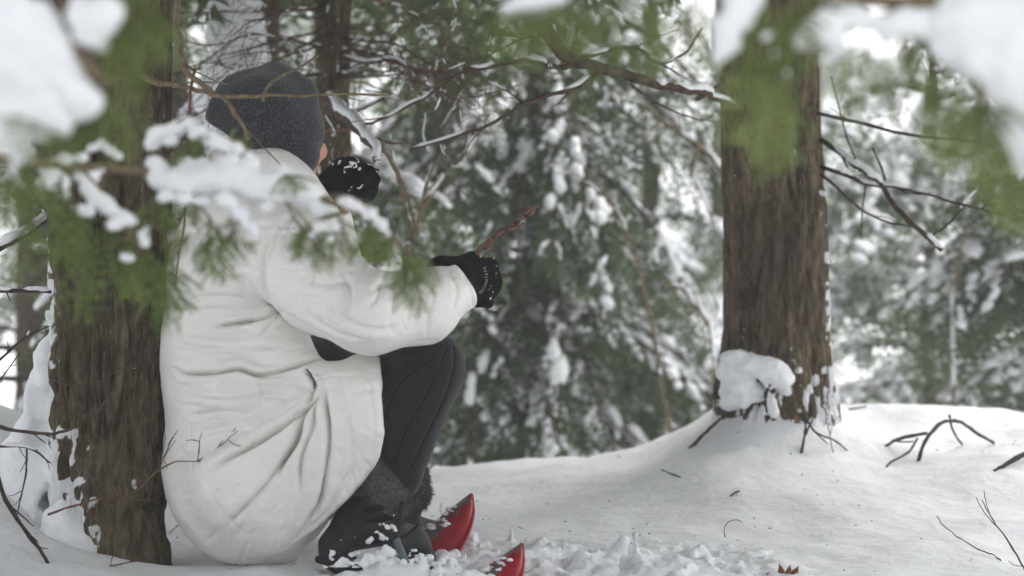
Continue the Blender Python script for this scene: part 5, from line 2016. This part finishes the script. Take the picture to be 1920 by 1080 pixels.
bough(fl, (-1.13, 1.97, 0.80), [(-190, 270, 2.2), (20, 300, 2.33), (150, 312, E - .04), (300, 322, E), (470, 336, E), (600, 372, E), (690, 410, E), (762, 475, E), (780, 540, E)], .008, .0022, lobesB, sprB, 22, .004, .0042, .40, k=.45, nfreq=75,
      shoots=[[(150, 312, E - .04), (200, 370, E - .03), (250, 440, E - .02), (285, 520, E)], [(300, 322, E), (360, 370, E), (405, 430, E), (415, 500, E)], [(470, 336, E), (560, 400, E), (610, 470, E)], [(600, 372, E), (640, 366, E), (690, 380, E)],
              [(250, 440, E - .02), (200, 470, E), (140, 560, E)], [(300, 322, E), (350, 270, E), (430, 262, E), (480, 288, E)]])

# upper right curtain
G = 1.75
lobesC = [
    [(1000, 2, G, 30), (1040, -6, G, 28), (965, 14, G, 17), (945, 22, G, 9)],
    [(1392, 5, G, 34), (1378, 40, G, 34), (1362, 75, G, 27), (1348, 105, G, 18), (1342, 125, G, 10)],
    [(1540, 66, G, 38), (1505, 82, G, 20), (1556, 38, G, 26), (1582, 96, G, 20), (1545, 112, G, 18), (1495, 70, G, 12), (1600, 30, G, 26), (1640, 40, G, 24)],
    [(1690, 42, G, 32), (1735, 46, G, 30), (1660, 70, G, 18), (1765, 90, G, 24)],
    [(1800, 40, G, 62), (1860, 40, G, 76), (1925, 60, G, 80), (1840, 105, G, 58), (1905, 135, G, 62), (1790, 95, G, 34), (1960, 160, G, 70), (1880, 170, G, 34)],
    [(1910, 215, G + .04, 44), (1895, 255, G + .04, 36), (1930, 280, G + .04, 40), (1900, 300, G + .04, 22)],
    [(1640, 205, G + .1, 16), (1662, 190, G + .1, 18), (1690, 200, G + .1, 14)], [(1745, 215, G + .1, 20), (1765, 235, G + .1, 16)],
    [(1130, 20, G + .05, 14), (1180, 10, G + .05, 16)],
    [(1440, 70, G - .02, 12), (1452, 95, G - .02, 9)], [(1478, 140, G - .02, 10), (1468, 160, G - .02, 7)], [(1425, 150, G - .02, 8)],
    [(1270, 30, G, 13), (1262, 55, G, 9)], [(1335, 40, G, 9)],
]
sprC = [(1000, 15, 905, 85, G), (1010, 20, 960, 115, G), (1040, 20, 985, 110, G), (1060, 10, 1060, 95, G), (980, 20, 930, 60, G), (1090, -20, 1100, 90, G + .02), (1050, -20, 1010, 60, G),
        (1160, -20, 1140, 110, G), (1200, -10, 1225, 100, G), (1290, -10, 1262, 120, G), (1330, -10, 1325, 150, G), 
        (1430, -20, 1400, 190, G), (1480, 30, 1500, 210, G), (1450, 130, 1462, 330, G), (1470, 150, 1430, 260, G), (1460, 0, 1530, 120, G), (1440, 170, 1475, 300, G),
        (1600, 80, 1575, 180, G), (1620, 90, 1660, 180, G), (1700, 90, 1715, 190, G), (1730, 90, 1690, 170, G), (1640, 80, 1610, 200, G), (1660, 100, 1700, 200, G),
        (1750, 130, 1760, 270, G), (1790, 140, 1780, 320, G), (1840, 170, 1805, 370, G + .03), (1870, 220, 1905, 420, G + .03), (1900, 200, 1840, 330, G + .03), (1820, 150, 1850, 290, G + .03), (1780, 130, 1730, 220, G), (1860, 200, 1790, 260, G + .04), (1890, 290, 1870, 420, G + .05), (1930, 300, 1915, 440, G + .05),
        (1760, 60, 1700, 130, G), (1560, 0, 1490, 50, G)]
bough(fr, (1.28, 1.80, 0.92), [(2120, -60, 1.78), (1900, -10, G), (1700, 5, G), (1500, -14, G), (1300, -30, G), (1120, -30, G), (1000, 0, G)], .010, .002, lobesC, sprC, 23, .0045, .006, .5, k=.4, nfreq=60,
      shoots=[[(1500, -14, G), (1450, 60, G), (1440, 180, G), (1460, 300, G)], [(1300, -30, G), (1290, 60, G), (1265, 150, G)], [(1400, -20, G), (1385, 30, G), (1345, 120, G)], [(1900, -10, G), (1850, 120, G), (1810, 330, G)], [(1700, 5, G), (1560, 80, G), (1500, 200, G)], [(1900, 60, G), (1900, 200, G + .04), (1890, 400, G + .05)], [(1700, 5, G), (1690, 90, G), (1710, 180, G)]])
# ------------------------------------------------------------------ sticks and stems in the snow
def on_ground(px, py, lift=0.0):
    """walk the ray through a photograph pixel to the snow"""
    for d in np.arange(3.3, 7.5, 0.01):
        p = P(px, py, d)
        if p[2] <= float(ground_z(p[0], p[1])) + 0.001:
            return p + np.array([0, 0, lift]), d
    return P(px, py, 5.2), 5.2


def stick(name, label, anchors, mat='darkstick', cat='stick', seed=1):
    """anchors: list of (points, r0, r1, children, extra); each point (px, py, lift) lies that far above the snow"""
    base, d0 = on_ground(anchors[0][0][0][0], anchors[0][0][0][1])
    t = thing(name, label, cat, tuple(base))
    for k, (pts, r0, r1, nc) in enumerate(anchors):
        W = []
        for (a, b, l) in pts:
            if l == 0:
                W.append(on_ground(a, b)[0])
            else:
                p, d = on_ground(a, b + l)      # foot point straight below, l pixels lower in the picture
                W.append(P(a, b, d))
        mb = MB()
        branch_tubes(mb, None, W, r0 * .8, r1 * .75, seed * 10 + k, nc, 1 if nc else 0, 0.6, 0.25, 0, 7)
        mb.build('stem' if k == 0 else 'side_shoot', M[mat], t)
    return t


stick('stick', 'straight dark stick poking from the slope left of the right trunk', [([(1292, 842, 0), (1318, 815, 14), (1345, 790, 22), (1359, 778, 26)], .0058, .0040, 0)], seed=1)
stick('forked_twig', 'crossed dark twigs standing in front of the right trunk', [
    ([(1503, 850, 0), (1508, 820, 16), (1511, 800, 34), (1508, 785, 46)], .0042, .0028, 0),
    ([(1511, 815, 20), (1518, 798, 40), (1525, 786, 54)], .0032, .0022, 0),
    ([(1512, 786, 48), (1530, 812, 36), (1560, 826, 18), (1587, 845, 0)], .0034, .0024, 0),
    ([(1530, 812, 36), (1552, 832, 8)], .0024, .0018, 0)], seed=2)
stick('dry_weed', 'thin pale weed stalk standing upright on the mound beside the right trunk', [
    ([(1562, 850, 0), (1557, 810, 40), (1553, 780, 66), (1558, 735, 105)], .0016, .0011, 0),
    ([(1553, 780, 66), (1541, 758, 84), (1543, 765, 80)], .0014, .0022, 0),
    ([(1555, 770, 72), (1550, 745, 95), (1552, 735, 104)], .0012, .0010, 0),
    ([(1557, 815, 36), (1562, 795, 52), (1574, 780, 66)], .0013, .0010, 0),
    ([(1553, 782, 64), (1544, 800, 46)], .0012, .0008, 0)], mat='redtwig', cat='weed', seed=3)
stick('arched_branch', 'forked dark branch arching out of the snow at the right', [
    ([(1722, 865, 0), (1722, 845, 18), (1735, 820, 40), (1757, 800, 52), (1785, 793, 56), (1810, 803, 40), (1835, 820, 20), (1853, 832, 0)], .0062, .0052, 0),
    ([(1738, 812, 44), (1700, 818, 30), (1675, 825, 16), (1658, 836, 0)], .0052, .0050, 0),
    ([(1720, 822, 34), (1700, 848, 14), (1670, 864, 6), (1654, 881, 0)], .0038, .0028, 0),
    ([(1780, 778, 72), (1785, 797, 54), (1795, 818, 30), (1808, 836, 0)], .0040, .0034, 0),
    ([(1712, 828, 26), (1690, 828, 22), (1672, 824, 20)], .0026, .0024, 0)], cat='branch', seed=4)
stick('thick_stick', 'thickest dark stick sticking in from the right edge of the snow', [([(1864, 886, 0), (1890, 870, 10), (1925, 848, 22), (1985, 812, 30)], .0068, .0080, 0)], seed=5)
stick('dry_stalk', 'fine bent stem lying near the bottom right corner', [([(1757, 968, 12), (1775, 992, 10), (1820, 1024, 8), (1860, 1042, 4), (1877, 1051, 0)], .0011, .0018, 0)], mat='twig', cat='stem', seed=6)
stick('knotted_stem', 'knotted upright stem at the right edge near the bottom corner', [([(1935, 1085, 0), (1915, 1050, 24), (1890, 1000, 60), (1868, 970, 84), (1848, 935, 110)], .0028, .0012, 3)], mat='twig', cat='stem', seed=7)
stick('twig_piece', 'short twig lying alone on the smooth slope in the middle', [([(1241, 882, 0), (1260, 889, 3), (1276, 896, 0)], .0026, .0022, 0)], seed=8)
stick('twig_scrap', 'tiny dark scrap on the snow above the broken crumbs', [([(1368, 932, 0), (1376, 925, 4), (1385, 921, 2)], .0020, .0028, 0)], seed=9)
stick('flat_twig', 'short flat twig on the crest just right of the right trunk', [([(1592, 768, 0), (1610, 765, 3), (1624, 763, 3)], .0032, .0026, 0)], seed=10)
stick('hooked_stalk', 'tiny hooked stalk in the snow behind the far snowshoe', [([(826, 962, 0), (826, 950, 11), (830, 943, 18)], .0012, .0010, 0)], seed=11)
stick('snow_twig', 'small dark twig on the crest beside the far fur cuff', [([(800, 882, 0), (810, 874, 6), (817, 869, 9)], .0032, .0024, 0)], seed=12)
stick('curled_stem', 'thin curled stem arched over the broken crumbs', [([(1360, 1008, 0), (1358, 990, 14), (1366, 978, 26), (1382, 974, 26), (1390, 980, 18)], .0011, .0008, 0)], mat='twig', cat='stem', seed=13)
stick('bare_twigs', 'fine bare twiglets in the snow under the coat beside the left trunk', [([(318, 1000, 0), (335, 985, 14), (350, 975, 20), (362, 972, 20)], .0013, .0008, 4), ([(335, 985, 14), (345, 995, 6), (358, 1000, 2)], .0011, .0008, 2)], mat='twig', seed=14)

# curled dead leaves at the bottom edge
lp, ld = on_ground(1475, 1078)
lf = thing('dead_leaf', 'curled brown dead leaf tuft at the bottom edge of the crumbled snow', 'leaf', tuple(lp))
rl = np.random.RandomState(6)
for (dx, dy, ln, ph) in [(-.006, 0, .030, 1.9), (.012, .002, .024, 1.2), (-.022, .003, .020, 2.7), (.026, .0, .016, 0.5), (.002, -.006, .026, 1.5)]:
    mb = MB()
    n = 9
    rows = []
    for i in range(n):
        q = i / (n - 1)
        w = .008 * math.sin(math.pi * min(1, q * .9 + .1)) * (1.15 - q)
        c = lp + np.array([dx + math.cos(ph) * ln * q, dy - .01 * q * q, -.004 + math.sin(ph) * ln * q])
        for s in (-1, 0, 1):
            rows.append(c + np.array([-math.sin(ph) * w * s, .006 * abs(s) * (1 - q) - .004 * q, math.cos(ph) * w * s]))
    ii = np.array([[a * 3 + b for b in range(2)] for a in range(n - 1)]).ravel()
    Q1 = np.stack([ii, ii + 1, ii + 4, ii + 3], -1)
    V1 = np.array(rows)
    m = len(V1)
    mb.add(np.vstack([V1, V1 + [0, .0008, 0]]), np.vstack([Q1, Q1[:, ::-1] + m]))
    mb.build('blade', M['deadleaf'], lf)

# needles, bark bits and seeds scattered on the snow
mb = MB()
rq = np.random.RandomState(77)
for k in range(130):
    x, y = rq.uniform(-0.9, 1.3), rq.uniform(3.55, 5.3)
    z = float(ground_z(x, y)) + 0.0012
    a = rq.uniform(0, 6.28)
    l = rq.uniform(0.002, 0.008) * (1.6 if rq.rand() < .15 else 1)
    d = np.array([math.cos(a), math.sin(a), rq.uniform(-.1, .4)])
    mb.tube(np.array([[x, y, z], np.array([x, y, z]) + d * l * .5 + [0, 0, .0006], np.array([x, y, z]) + d * l]), rq.uniform(.0004, .0011), 4)
o = mb.build('forest_litter', M['darkstick'])
o['kind'] = 'stuff'
